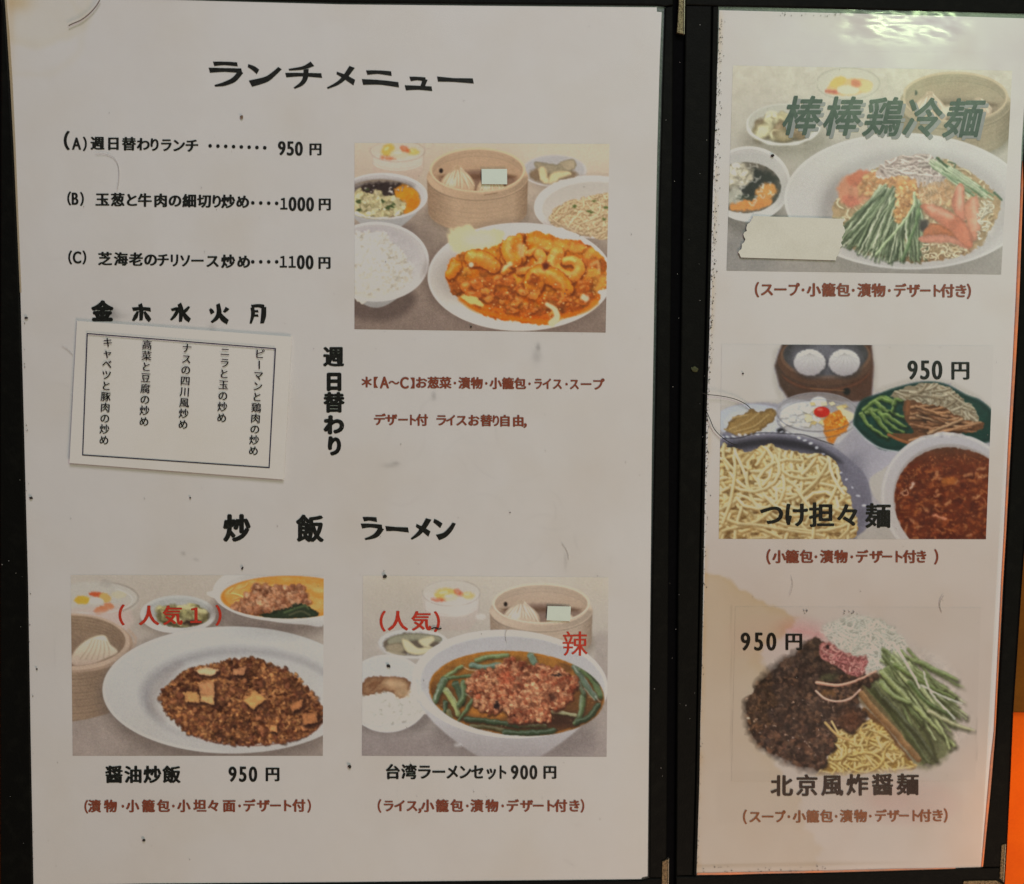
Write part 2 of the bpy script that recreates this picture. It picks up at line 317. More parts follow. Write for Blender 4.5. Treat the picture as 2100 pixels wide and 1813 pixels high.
    c.put((slice(None), slice(None)), mf*np.clip((c.Y-1180)/200, 0, 1), (186, 88, 22)); c.tex(mf, 60, 26, 31)
    old = c.clip; c.clip = mf
    R = RS(6)
    for k in range(95):
        x = R.uniform(760, 2000); y = R.uniform(780, 1370); a = R.uniform(30, 80); col = np.array([(196, 118, 52), (208, 128, 48), (182, 100, 44), (214, 140, 66), (170, 88, 36)][R.randint(5)], float)
        if y > 1120: col = col*.9
        c.ell(x+8, y+18, a, a*.7, col*.55, R.uniform(-1, 1), soft=20, op=.5); c.ell(x, y, a, a*.66, col, R.uniform(-1, 1), soft=12, wob=14, seed=k)
        c.ell(x-a*.2, y-a*.25, a*.5, a*.2, col*1.14, R.uniform(-.6, .6), soft=14, op=.6)
    c.warp(mf, 16, 34, 3, .16)
    def shr(P, w, w1, c0=(216, 142, 66), c1=(172, 92, 32), h=(234, 184, 124)):
        w *= 1.18; w1 *= 1.3
        Q = [(x+8, y+16) for x, y in P]; c.line(Q, w*1.2, (104, 44, 12), op=.75, soft=12, w1=w1*1.2); c.line(P, w*1.08, (168, 84, 26), soft=5, w1=w1*1.1)
        c.line(P, w, c0, soft=5, dk=c1, w1=w1); c.line([(x-w*.1, y-w*.16) for x, y in P], w*.34, h, soft=14, op=.6, w1=w1*.3); c.line([(x+w*.12, y+w*.1) for x, y in P], w*.3, (206, 116, 44), soft=14, op=.5, w1=w1*.3)
        K = curve(P, 4)
        for q in range(1, len(K)-1, 2):
            d = K[q+1]-K[q-1]; d = d/np.linalg.norm(d); ww = w+(w1-w)*q/len(K); nx_, ny_ = -d[1]*ww*.42, d[0]*ww*.42
            c.line([(K[q][0]-nx_, K[q][1]-ny_), (K[q][0]+nx_, K[q][1]+ny_)], 5, (188, 112, 50), op=.22, soft=5, sm=False)
    shr([(1290, 770), (1270, 850), (1230, 940), (1330, 860), (1330, 960), (1200, 1040)], 120, 40); shr([(1270, 790), (1250, 880), (1280, 950)], 130, 90, (214, 136, 52))
    c.line([(1340, 850), (1340, 900)], 60, (226, 176, 124), soft=14, op=.8); c.line([(1250, 985), (1180, 1040)], 40, (230, 186, 140), soft=8, w1=16)
    shr([(1390, 900), (1480, 870), (1590, 870)], 40, 26, (220, 152, 78)); shr([(1480, 900), (1510, 960), (1440, 1020), (1320, 1040)], 70, 40, (220, 150, 76))
    shr([(1620, 900), (1590, 980), (1640, 1060), (1740, 1085), (1800, 1020), (1760, 960), (1690, 960)], 95, 50, (220, 150, 72), (176, 98, 38))
    shr([(1440, 1130), (1460, 1070), (1550, 1070), (1640, 1120), (1690, 1180)], 130, 90, (208, 130, 46), (166, 86, 28))
    shr([(960, 930), (1050, 950), (1120, 1000)], 110, 80, (212, 136, 56)); shr([(820, 1000), (780, 1060)], 80, 60, (214, 130, 40)); shr([(900, 1160), (1000, 1150), (1080, 1190)], 70, 60, (196, 114, 50))
    for x, y in ((1540, 820), (1900, 880), (1780, 860), (1650, 830), (1440, 800)): c.ell(x, y, 60, 26, (222, 146, 70), RS(int(x)).uniform(-.6, .6), soft=14, wob=10)
    m2 = c.mask([(1080, 1180), (1250, 1080), (1420, 1180), (1700, 1200), (1800, 1230), (1700, 1340), (1300, 1380), (1120, 1320)], wob=20)*mf
    for k in range(46):
        x = R.uniform(900, 1900); y = R.uniform(1090, 1380); a = R.uniform(24, 62); col = np.array([(190, 104, 44), (176, 92, 34), (204, 124, 58), (162, 80, 28)][R.randint(4)], float)
        c.ell(x+6, y+16, a, a*.6, (112, 50, 16), R.uniform(-.8, .8), soft=14, op=.6); c.ell(x, y, a, a*.62, col, R.uniform(-.8, .8), soft=7, wob=12, seed=k); c.ell(x-a*.2, y-a*.22, a*.4, a*.16, (232, 178, 118), R.uniform(-.6, .3), soft=9, op=.5)
    c.grains(m2, 60, 6, 14, [(190, 106, 46), (176, 92, 36), (204, 124, 64), (160, 78, 28)], 15, dark=(120, 54, 18), hl=.4)
    c.grains(mf, 160, 3, 6, [(240, 200, 150), (236, 186, 120)], 16, dark=(150, 70, 20), hl=.6, dk=.3)
    c.line([(1140, 1120), (1240, 1070), (1340, 1010)], 14, (130, 52, 20), op=.6, soft=12); c.ell(1530, 1000, 26, 34, (110, 48, 26), soft=16)
    c.clip = old; c.warp(mf, 7, 22, 3, .14)
    c.line([(1930, 1290), (1840, 1350), (1660, 1400), (1560, 1440), (1300, 1415), (1000, 1350), (860, 1260)], 34, (206, 112, 26), soft=12, op=.85)
    c.line([(1540, 1300), (1600, 1340), (1620, 1400), (1580, 1450)], 30, (216, 186, 150), soft=8, w1=60); c.poly([(860, 1240), (960, 1235), (1010, 1270), (1040, 1310), (940, 1300)], (214, 178, 116), soft=8, wob=10)
    c.ell(1840, 1250, 34, 26, (222, 178, 150), .6, soft=10, wob=10); c.line([(1890, 990), (1940, 970), (1950, 1040)], 24, (220, 166, 110), soft=10, op=.7); c.ell(945, 990, 20, 20, (214, 186, 160), soft=6)
    c.line([(1680, 950), (1720, 940), (1760, 960)], 22, (232, 180, 112), soft=8)

    c.warp(c.emask(180, 970, 340, 260), 9, 20, 5, .05); c.warp(c.emask(235, 475, 300, 150), 12, 24, 6, .08); c.warp(c.emask(1860, 620, 280, 160), 8, 26, 7, .04)
    c.warp(c.emask(1600, 262, 205, 90), 10, 30, 4, .06)

def paint_rice(c):
    c.C[:] = vg(0, 1496, (178, 162, 146), (146, 126, 114))(c.X, c.Y); c.ell(160, 1360, 260, 160, (156, 136, 124), soft=80)
    # glass dish left
    c.ell(210, 230, 345, 145, (178, 166, 152), soft=10, op=.9); c.poly([(20, 300), (480, 260), (520, 400), (430, 520), (20, 520)], (184, 160, 146), soft=16, op=.8, sm=False)
    for x, y, a, b, col, r in ((110, 232, 62, 34, (206, 150, 48), 0), (230, 190, 66, 20, (200, 84, 44), .1), (290, 215, 50, 34, (206, 150, 82), .5), (220, 240, 58, 26, (200, 178, 160), 0), (260, 310, 60, 30, (202, 110, 66), -.3), (320, 280, 40, 24, (206, 120, 80), .2), (400, 190, 60, 30, (184, 168, 140), 0)):
        c.ell(x, y, a, b, col, r, soft=7, wob=6, seed=int(x))
    c.ring(210, 215, 340, 130, 9, (140, 124, 110), soft=6, op=.7, a0=-70, a1=60); c.ring(205, 232, 300, 105, 6, (206, 196, 184), soft=6, op=.6, a0=-60, a1=120); c.ell(300, 100, 46, 34, (160, 146, 134), soft=10, op=.5)
    c.ell(290, 370, 180, 60, (190, 160, 148), soft=30, op=.6)
    # pickles
    c.ell(900, 400, 320, 110, (128, 108, 94), soft=34, op=.7); c.ell(865, 345, 298, 150, vg(200, 490, (176, 170, 162), (196, 188, 180))); c.ell(865, 330, 262, 112, (164, 158, 150), soft=10)
    old = c.clip; c.clip = c.emask(865, 350, 255, 100)
    c.ell(900, 360, 200, 90, (132, 118, 78), soft=16, wob=18); c.grains(c.emask(900, 350, 180, 76), 55, 18, 38, [(150, 138, 88), (176, 160, 104), (120, 106, 66), (186, 172, 126)], 3, el=2.4, dark=(70, 58, 34)); c.ell(980, 410, 80, 26, (74, 52, 38), soft=12)
    c.line([(870, 290), (960, 300), (1080, 330)], 34, (192, 176, 124), dk=(140, 124, 78)); c.clip = old
    c.ring(865, 342, 285, 136, 12, (200, 193, 186), soft=6, op=.9, a0=-10, a1=190)
    # ramen top right
    c.ell(1640, 320, 520, 200, (118, 98, 88), soft=50, op=.7); c.poly([(1140, 160), (2020, 120), (2020, 420), (1850, 425), (1600, 400), (1350, 320), (1200, 240)], vg(150, 430, (198, 190, 182), (178, 168, 160)), soft=4)
    c.ell(1700, 165, 560, 235, (196, 188, 180)); c.ell(1710, 190, 535, 195, vg(20, 390, (176, 164, 154), (196, 186, 176)), soft=5)
    ms = c.emask(1735, 210, 535, 168); c.put((slice(None), slice(None)), ms, (206, 132, 52)); old = c.clip; c.clip = ms
    c.put((slice(None), slice(None)), ms*np.clip((fbm(c.X/90, c.Y/40, 4)-.35)*2, 0, 1), (216, 158, 90)); c.noodles(c.emask(1500, 200, 260, 110), 36, 200, 12, [(214, 160, 90), (206, 146, 74)], 7, curl=.5, dark=(176, 108, 44), hl=(228, 190, 130), dirx=-.4)
    c.ring(1735, 200, 520, 165, 20, (200, 108, 26), soft=14, op=.8)
    mm = c.mask([(1270, 280), (1400, 190), (1500, 120), (1640, 130), (1830, 100), (1850, 180), (1900, 240), (1780, 300), (1600, 340), (1380, 330)], wob=16)
    c.put((slice(None), slice(None)), mm, (168, 104, 66)); c.grains(mm, 190, 12, 28, [(178, 116, 78), (160, 98, 64), (192, 132, 94), (146, 84, 54)], 5, el=1.5, dark=(104, 52, 30), hl=.35)
    c.poly([(1500, 350), (1640, 320), (1800, 265), (1900, 290), (1970, 350), (1850, 375), (1600, 375)], (52, 62, 40), soft=6, wob=8, ecol=(30, 38, 26), ew=20); c.line([(1700, 330), (1850, 280), (1890, 300)], 14, (88, 100, 60), soft=6); c.line([(1740, 350), (1830, 320), (1900, 350)], 12, (96, 92, 62), soft=6)
    c.clip = old
    # steamer left
    b = np.array((158, 126, 100.)); c.poly([(20, 560), (470, 600), (460, 980), (400, 1080), (300, 1130), (150, 1170), (20, 1190)], hg(20, 470, b*.98, b*.8), sm=False)
    m = c.mask([(20, 560), (470, 600), (460, 980), (400, 1080), (300, 1130), (150, 1170), (20, 1190)], sm=False); c.clip = m
    for q in range(16): c.ring(30, 560+q*27, 445, 215, 6, b*(.76 if q % 2 else .86), soft=5, op=.7, a0=2, a1=110)
    c.clip = old; c.ell(30, 580, 480, 225, (166, 134, 110)); c.ell(15, 560, 468, 222, (182, 152, 128)); c.ell(10, 552, 440, 200, vg(350, 740, (152, 122, 96), (132, 104, 84)), soft=4)
    c.clip = c.emask(10, 552, 440, 198)
    for q in range(5): c.ring(10, 565+q*24, 436, 200, 7, (126, 96, 72), soft=5, op=.55, a0=190, a1=355)
    c.poly([(20, 720), (60, 620), (160, 540), (280, 510), (330, 580), (390, 640), (300, 690), (120, 760)], vg(520, 740, (204, 188, 158), (178, 150, 130)), soft=8)
    for t in range(6): c.line([(190+t*22, 540+t*4), (150+t*34, 620), (90+t*46, 700)], 7, (150, 126, 102), op=.6, soft=5)
    c.clip = old; c.line([(478, 470), (530, 540), (510, 620)], 26, (176, 146, 124), soft=6, op=.8); c.ring(15, 560, 462, 216, 20, (184, 154, 130), soft=4, a0=0, a1=95)
    # plate
    c.ell(1260, 990, 1010, 540, (112, 94, 84), soft=60, op=.6); c.ell(1290, 940, 1020, 500, vg(440, 1440, (180, 173, 166), (176, 166, 158))); c.ring(1290, 940, 1010, 490, 16, (190, 183, 176), soft=6, a0=90, a1=270)
    c.ell(1350, 980, 780, 372, (150, 141, 138), soft=36, op=.85); c.ell(1380, 1010, 740, 356, vg(640, 1370, (174, 166, 160), (184, 174, 164)), soft=26)
    c.shade(c.mask([(640, 1100), (640, 960), (760, 800), (900, 740), (700, 1000), (760, 1180)], soft=30)*.6, (.84, .8, .8)); c.shade(c.emask(1700, 470, 280, 50, soft=50)*.5, (.86, .84, .83))
    fm = [(730, 960), (820, 860), (960, 770), (1110, 740), (1300, 690), (1480, 690), (1600, 740), (1720, 780), (1850, 880), (1950, 1000), (2005, 1080), (2000, 1200), (1880, 1300), (1640, 1360), (1400, 1375), (1150, 1350), (960, 1290), (860, 1210), (750, 1110)]
    m = c.mask(fm, wob=16, wf=2.2); c.put((slice(None), slice(None)), m, (88, 48, 28)); c.tex(m, 70, 34, 8)
    c.grains(m, 2100, 6, 14, [(150, 96, 52), (128, 76, 40), (168, 112, 64), (112, 62, 36), (138, 84, 44), (98, 52, 34)], 21, el=1.9, dark=(58, 28, 20), hl=.35)
    md = m*np.clip((fbm(c.X/110, c.Y/90, 55)-.52)*6, 0, 1); c.shade(md*.7, (.62, .55, .55))
    c.warp(m, 14, 14, 2, .26)
    c.grains(m, 40, 14, 24, [(150, 96, 58), (138, 84, 52), (124, 70, 46)], 23, el=1.7, dark=(58, 28, 20), hl=.15); c.warp(m, 12, 24, 12, .1)
    for P, col in (([(900, 955), (1020, 955), (1040, 1040), (930, 1035)], (170, 120, 72)), ([(1020, 890), (1145, 870), (1150, 1000), (1040, 980)], (164, 112, 74)), ([(1040, 985), (1140, 980), (1150, 1060), (1040, 1030)], (178, 130, 84)),
                   ([(1380, 1020), (1470, 945), (1560, 1010), (1500, 1050), (1450, 1095)], (176, 124, 72)), ([(990, 790), (1080, 760), (1190, 780), (1130, 830), (1040, 815)], (186, 146, 110)), ([(1290, 780), (1400, 750), (1380, 820), (1300, 820)], (160, 106, 72)),
                   ([(1830, 1130), (1950, 1120), (1960, 1190), (1850, 1220)], (152, 96, 58)), ([(1590, 1220), (1640, 1220), (1640, 1270), (1590, 1265)], (186, 122, 74)), ([(1740, 1060), (1850, 1010), (1830, 1080), (1760, 1110)], (156, 98, 60))):
        c.poly([(x+12, y+22) for x, y in P], (44, 22, 18), soft=14, op=.7); c.poly(P, col, soft=4, sm=False, wob=5, ecol=np.array(col)*.84, ew=18)
    c.C = c.C*(1+m*.16)[..., None]*(1+m[..., None]*np.array((.03, .0, -.04)))
    c.line([(960, 1290), (1150, 1352), (1400, 1378), (1640, 1362), (1880, 1300), (2000, 1200)], 8, (120, 56, 34), soft=6, op=.7)

    c.warp(m, 7, 22, 4, .12); c.warp(mm, 14, 16, 5, .2); c.warp(c.emask(865, 350, 250, 100), 12, 26, 6, .08)

def paint_ramen(c):
    c.C[:] = vg(0, 1525, (190, 174, 154), (150, 134, 124))(c.X, c.Y); c.ell(300, 260, 300, 160, (178, 162, 144), soft=120, op=.5)
    c.put((slice(None), slice(None)), np.clip((c.Y-1250)/120, 0, 1), (148, 130, 122), .8)
    glass_cup(c, 745, 180, 232, 105, 300, [(700, 190, 90, 48, (216, 164, 70), -.1), (880, 200, 55, 26, (214, 166, 92), .1), (640, 236, 52, 13, (206, 78, 44), .05), (740, 215, 60, 30, (208, 180, 146), 0), (800, 175, 38, 20, (206, 84, 48), .5)])
    c.ring(1000, 160, 40, 30, 6, (176, 164, 150), soft=5, op=.6); c.ell(980, 370, 40, 24, (204, 190, 176), soft=10, op=.6); c.ell(800, 320, 90, 44, (206, 190, 172), soft=20, op=.7)
    steamer(c, 1465, 265, 392, 165, 300, base=(204, 174, 146), buns=[(1305, 345, 145, 190), (1620, 370, 110, 120)], rim=20, lid=60); c.ell(1180, 270, 14, 18, (44, 32, 26), soft=5)
    c.put((slice(None), slice(None)), np.clip((c.X-1890)/20, 0, 1)*np.clip((c.Y-470)/60, 0, 1), (160, 142, 130), .6)
    # pickle dish
    c.ell(440, 590, 285, 120, (180, 168, 156), soft=10); c.ell(430, 575, 265, 105, (186, 178, 170), soft=6); c.ell(430, 590, 225, 88, (112, 94, 76), soft=14, wob=12)
    for P, col in (([(250, 540), (420, 505), (640, 525), (650, 570), (450, 560), (260, 600)], (150, 140, 112)), ([(230, 600), (330, 580), (370, 640), (300, 668), (230, 640)], (160, 140, 110)), ([(350, 550), (400, 560), (480, 620), (560, 610), (590, 640), (500, 675), (400, 660), (360, 610)], (206, 186, 142)), ([(480, 560), (590, 525), (610, 560), (570, 600), (610, 620), (540, 620)], (200, 182, 140)), ([(220, 640), (320, 655), (380, 678), (260, 672)], (176, 156, 124))):
        c.poly(P, col, soft=5, ecol=np.array(col)*.78, ew=16)
    c.ring(440, 585, 275, 110, 12, (198, 190, 182), soft=6, op=.85, a0=-90, a1=150)
    # rice side dish
    c.ell(260, 1170, 330, 140, (120, 104, 96), soft=40, op=.7); c.ell(230, 985, 345, 310, vg(690, 1290, (190, 183, 177), (188, 180, 173))); c.ell(220, 960, 325, 270, (184, 176, 170), soft=10)
    m = c.mask([(20, 990), (150, 960), (350, 940), (520, 1000), (560, 1110), (430, 1200), (200, 1230), (20, 1210)], wob=16); c.put((slice(None), slice(None)), m, (194, 184, 168)); c.grains(m, 650, 7, 12, [(208, 200, 186), (198, 188, 172), (214, 206, 192), (184, 172, 154)], 5, el=2.2, dark=(166, 152, 134), hl=.2, dk=.28)
    c.poly([(30, 940), (60, 870), (160, 848), (330, 860), (410, 890), (400, 970), (340, 1030), (300, 1010), (240, 970), (120, 990), (35, 1000)], (158, 112, 76), soft=6, wob=8, ecol=(118, 74, 48), ew=30)
    c.ell(290, 910, 90, 36, (188, 148, 108), .1, soft=24); c.ell(120, 910, 50, 20, (136, 88, 56), -.4, soft=12); c.line([(200, 860), (150, 920), (100, 960)], 12, (116, 70, 44), soft=8, op=.7); c.ell(350, 980, 60, 40, (176, 138, 100), soft=24)
    c.ring(230, 990, 338, 300, 14, (198, 191, 185), soft=6, a0=0, a1=120)
    # soup bowl
    c.ell(1250, 1300, 640, 260, (128, 112, 104), soft=70, op=.6)
    bot = [(1210+760*math.cos(t)*(1-.45*max(0, math.sin(t))**1.5), 960+(620)*math.sin(t)) for t in np.linspace(0, math.pi, 22)]
    c.poly([(450, 900), (1975, 900)]+bot, vg(1200, 1520, (180, 170, 164), (156, 142, 136)), sm=False, soft=8)
    c.ell(800, 1400, 30, 12, (206, 198, 190), soft=14, op=.6)
    c.ell(1215, 910, 785, 432, (190, 182, 176), .06); c.ring(1215, 910, 772, 420, 20, (200, 193, 188), .06, soft=6); c.ell(1240, 915, 740, 385, vg(500, 1290, (172, 163, 158), (186, 176, 168)), .06, soft=8)
    ms = c.emask(1268, 985, 704, 338, rot=.08); c.put((slice(None), slice(None)), ms, vg(650, 1320, (176, 110, 40), (84, 52, 32))(c.X, c.Y)); old = c.clip; c.clip = ms
    c.put((slice(None), slice(None)), ms*np.clip((fbm(c.X/120, c.Y/60, 5)-.45)*3, 0, 1)*.7, (110, 66, 36)); c.ring(1268, 985, 700, 334, 16, (180, 106, 30), .08, soft=8)
    c.ell(1000, 1140, 190, 40, (196, 116, 40), .15, soft=30, op=.8); c.ell(760, 880, 120, 40, (192, 114, 38), soft=30, op=.6); c.ell(1620, 1200, 180, 60, (66, 38, 30), soft=40, op=.7)
    G1 = (96, 112, 66); G2 = (126, 140, 84); G3 = (66, 82, 50)
    def leek(P, w, col=G1, w1=None): c.line([(x+8, y+12) for x, y in P], w, (40, 32, 20), op=.55, soft=12, w1=w1); c.line(P, w, col, soft=4, dk=np.array(col)*.62, hl=np.array(col)*.5+90, w1=w1); c.line([(x-w*.22, y+w*.1) for x, y in P], 3, np.array(col)*1.3, soft=3, op=.5, w1=3); c.line([(x+w*.25, y) for x, y in P], 3, np.array(col)*.55, soft=3, op=.5, w1=3)
    leek([(940, 720), (1080, 690), (1190, 680)], 34, G2); leek([(900, 760), (1020, 770), (1130, 755)], 44, (110, 130, 104)); leek([(1385, 680), (1410, 740)], 52, (104, 124, 96)); leek([(700, 850), (820, 770)], 30, G2); leek([(690, 865), (930, 835)], 26, G1)
    leek([(680, 880), (650, 960), (610, 1050)], 62, (96, 112, 74), 50); leek([(700, 960), (760, 1050), (800, 1150)], 52, (150, 152, 88), 40); leek([(780, 910), (810, 980), (830, 1060)], 56, G3, 44); leek([(840, 900), (845, 1000), (800, 1080)], 40, G1)
    leek([(910, 1040), (860, 1120), (790, 1220)], 34, G1, 14); leek([(700, 1060), (690, 1130), (650, 1180)], 44, G3, 20); leek([(720, 1130), (760, 1230)], 36, (110, 100, 56)); leek([(860, 1190), (1060, 1210), (1280, 1240)], 40, G3); leek([(900, 1250), (1080, 1260), (1200, 1300)], 34, (104, 92, 52)); leek([(1180, 1300), (1400, 1300), (1560, 1280)], 46, G3)
    leek([(1740, 770), (1800, 880), (1900, 1020)], 56, (92, 106, 80), 40); leek([(1790, 790), (1880, 880), (1940, 1000)], 48, G1); leek([(1840, 800), (1940, 900)], 40, G3); leek([(1800, 1010), (1790, 1120), (1740, 1220)], 54, G1, 34); leek([(1920, 1080), (1850, 1170), (1760, 1210)], 44, G3); leek([(1550, 1130), (1650, 1145), (1740, 1160)], 26, (160, 150, 104)); leek([(1760, 900), (1810, 990)], 34, (86, 96, 66)); leek([(1300, 1240), (1500, 1245)], 30, (92, 84, 50))
    for P in ([(840, 775), (900, 800), (960, 800)], [(1730, 770), (1760, 820)], [(860, 990), (900, 1020)], [(600, 1060), (650, 1110)], [(1900, 1010), (1940, 1050)], [(1810, 940), (1890, 1040)], [(640, 960), (615, 1030)]): c.line(P, 7, (206, 196, 178), op=.7, soft=5)
    R = RS(4)
    for k in range(40): c.ell(R.uniform(620, 1900), R.uniform(700, 1280), R.uniform(3, 8), R.uniform(2, 5), (214, 170, 110), soft=3, op=.6)
    mm = c.mask([(860, 930), (930, 830), (1080, 790), (1160, 730), (1220, 705), (1380, 760), (1500, 760), (1640, 800), (1740, 860), (1740, 950), (1680, 1060), (1600, 1110), (1520, 1100), (1530, 1200), (1350, 1215), (1230, 1210), (1180, 1120), (1060, 1150), (950, 1090), (920, 1000)], wob=20, wf=1.6)
    c.clip = ms; c.put((slice(None), slice(None)), np.roll(mm, 4, 0)*.6, (60, 30, 20)); c.clip = old
    c.put((slice(None), slice(None)), mm, (118, 58, 34)); c.grains(mm, 1300, 9, 24, [(176, 112, 72), (160, 94, 60), (190, 130, 88), (142, 76, 46), (150, 70, 40)], 31, el=1.4, dark=(76, 30, 20), hl=.3, dk=.5)
    c.shade(mm*np.clip((fbm(c.X/80, c.Y/80, 41)-.52)*6, 0, 1)*.6, (.7, .55, .5)); c.ell(1190, 860, 50, 60, (160, 56, 30), soft=26, op=.5); c.ell(1110, 1085, 22, 34, (40, 22, 22), soft=10); c.ell(1590, 838, 48, 12, (60, 40, 34), soft=6); c.ell(1560, 1015, 30, 40, (70, 34, 24), soft=14, op=.7)
    c.C = c.C*(1+mm*.13)[..., None]

    c.warp(mm, 15, 15, 2, .24); c.warp(ms*(1-mm), 9, 40, 3, .08); c.warp(m, 9, 20, 4, .05); c.warp(c.emask(280, 940, 300, 100), 9, 40, 5, .06)

def paint_cold(c):
    c.C[:] = vg(0, 1495, (188, 178, 160), (150, 140, 134))(c.X, c.Y); c.tex(np.clip((500-c.Y)/400, 0, 1), 40, 10, 5); c.ell(140, 1330, 260, 160, (140, 132, 128), soft=70)
    # dessert glass
    c.ell(880, 150, 228, 120, (184, 176, 158), soft=10, op=.8)
    for x, y, a, b, col, r in ((890, 165, 160, 58, (210, 160, 96), -.1), (810, 130, 60, 34, (212, 164, 70), -.4), (1000, 160, 50, 44, (214, 172, 110), 0), (770, 198, 56, 14, (204, 92, 70), .1), (880, 185, 80, 34, (208, 180, 150), 0), (935, 140, 38, 26, (208, 108, 70), .3)): c.ell(x, y, a, b, col, r, soft=8, wob=5, seed=int(x))
    c.ring(880, 140, 220, 110, 7, (150, 142, 128), soft=6, op=.55)
    # steamer
    b = (178, 156, 124); c.ell(1760, 400, 330, 190, (150, 128, 104), soft=40, op=.6); steamer(c, 1625, 235, 372, 178, 250, base=b, buns=[(1450, 300, 118, 180), (1790, 300, 90, 110)], rim=18, inner=(156, 132, 104), lid=46, flo=(146, 122, 98)); c.ell(1352, 205, 12, 16, (50, 50, 46), soft=5); c.ell(1600, 330, 70, 40, (196, 180, 156), soft=14)
    # pickles
    c.ell(440, 540, 300, 120, (140, 130, 114), soft=50, op=.7); c.ell(430, 430, 262, 148, (190, 186, 176), soft=5); c.ell(430, 415, 245, 128, (176, 170, 156), soft=6)
    c.ell(420, 440, 190, 88, (140, 118, 86), soft=14, wob=14); c.grains(c.emask(410, 435, 165, 75), 34, 20, 44, [(190, 176, 128), (160, 138, 96), (202, 192, 146), (140, 110, 76)], 5, el=2.2, dark=(90, 70, 46)); c.ring(430, 425, 250, 138, 14, (204, 200, 192), soft=6, a0=10, a1=170)
    # soup bowl left
    bowl(c, 190, 840, 290, 262, 120, wall=(184, 178, 176), sh=(112, 104, 98)); c.ell(180, 850, 262, 232, vg(640, 1080, (172, 166, 162), (190, 184, 180)), soft=8)
    ms = c.emask(165, 865, 248, 178); c.put((slice(None), slice(None)), ms, (108, 96, 84)); old = c.clip; c.clip = ms
    c.ell(260, 860, 150, 120, (50, 48, 48), soft=26, wob=20); c.ell(110, 780, 100, 90, (184, 172, 148), soft=16, wob=20); c.ell(90, 930, 70, 60, (168, 162, 146), soft=12, wob=14); c.ell(310, 900, 80, 60, (204, 132, 56), -.5, soft=12, wob=12); c.ell(200, 985, 150, 38, (214, 128, 52), -.15, soft=10, wob=8); c.ell(180, 935, 70, 16, (60, 66, 54), soft=8, wob=6)
    R = RS(3)
    for k in range(26):
        x = R.uniform(60, 380); y = R.uniform(700, 1020); a = R.uniform(0, 3); c.line([(x, y), (x+18*math.cos(a), y+14*math.sin(a)), (x+34*math.cos(a+1), y+26*math.sin(a+1))], 8, (206, 200, 188), soft=5, op=.75)
    c.grains(c.emask(100, 770, 80, 70), 26, 10, 22, [(206, 196, 172), (190, 178, 152)], 6, dark=(120, 110, 92)); c.clip = old; c.ring(190, 840, 280, 250, 14, (198, 193, 191), soft=6, a0=-80, a1=140)
    # plate
    c.ell(1250, 1000, 840, 500, (128, 120, 114), soft=60, op=.4); c.ell(1290, 960, 855, 475, vg(480, 1440, (184, 178, 174), (180, 172, 170)), .03); c.ring(1290, 960, 845, 466, 12, (192, 187, 184), .03, soft=6); c.ell(1320, 1010, 640, 390, (158, 150, 148), soft=60, op=.85); c.ell(1345, 1020, 600, 365, vg(640, 1400, (174, 167, 163), (184, 176, 170)), soft=30)
    c.shade(c.emask(790, 980, 70, 150, rot=.3, soft=50)*.7, (.84, .8, .8))
    # noodle base
    m = c.mask([(770, 1010), (900, 850), (1150, 700), (1500, 660), (1700, 740), (1920, 900), (1940, 1000), (1860, 1180), (1740, 1310), (1400, 1390), (1100, 1350), (900, 1280), (800, 1120)], wob=14); mfood = m; c.put((slice(None), slice(None)), m, (168, 136, 96))
    c.noodles(m, 170, 170, 13, [(204, 188, 146), (192, 172, 130), (180, 150, 106)], 9, curl=2.0, dark=(120, 84, 52), hl=(222, 210, 178))
    c.put((slice(None), slice(None)), m*np.clip((c.Y-1300)/70, 0, 1), (140, 82, 44), .6)
    # tomatoes left, sauce
    c.ell(930, 880, 130, 110, (204, 124, 90), -.6, soft=14, wob=18); c.ell(960, 800, 90, 50, (204, 104, 72), -.4, soft=10, wob=10); c.ell(900, 960, 60, 40, (204, 106, 80), .3, soft=10, wob=8)
    ms = c.mask([(940, 860), (1100, 740), (1300, 780), (1560, 820), (1620, 900), (1560, 990), (1380, 960), (1300, 1080), (1230, 1120), (1180, 980), (1050, 920)], wob=22); c.put((slice(None), slice(None)), ms, (200, 142, 88), .9)
    c.grains(ms, 230, 7, 18, [(206, 146, 88), (190, 124, 70), (214, 166, 112), (178, 108, 62)], 12, el=1.8, dark=(140, 80, 44), hl=.4, dk=.4)
    # chicken
    mc = c.mask([(1080, 760), (1150, 680), (1300, 640), (1440, 640), (1560, 720), (1580, 800), (1480, 840), (1400, 830), (1260, 780), (1120, 800)], wob=14); c.put((slice(None), slice(None)), mc, (176, 152, 142)); c.noodles(mc, 120, 120, 15, [(190, 170, 160), (170, 146, 138), (204, 186, 174)], 15, curl=.5, dark=(116, 90, 88), hl=(216, 204, 194), dirx=.4)
    for k in range(14):
        a = R.uniform(.6, 2.4); x = R.uniform(1330, 1540); c.line([(x, 790), (x+40*math.cos(a), 790+70*math.sin(a))], 12, (172, 150, 144), hl=(200, 184, 174), soft=4, dk=(112, 90, 90))
    mf = c.mask([(1380, 860), (1500, 830), (1640, 860), (1620, 960), (1480, 990), (1380, 960)], wob=20); c.put((slice(None), slice(None)), mf, (184, 140, 98), .6, ); c.noodles(mf, 50, 90, 7, [(196, 150, 106), (176, 128, 86)], 16, dark=(140, 96, 62), dirx=1.5, curl=.3)
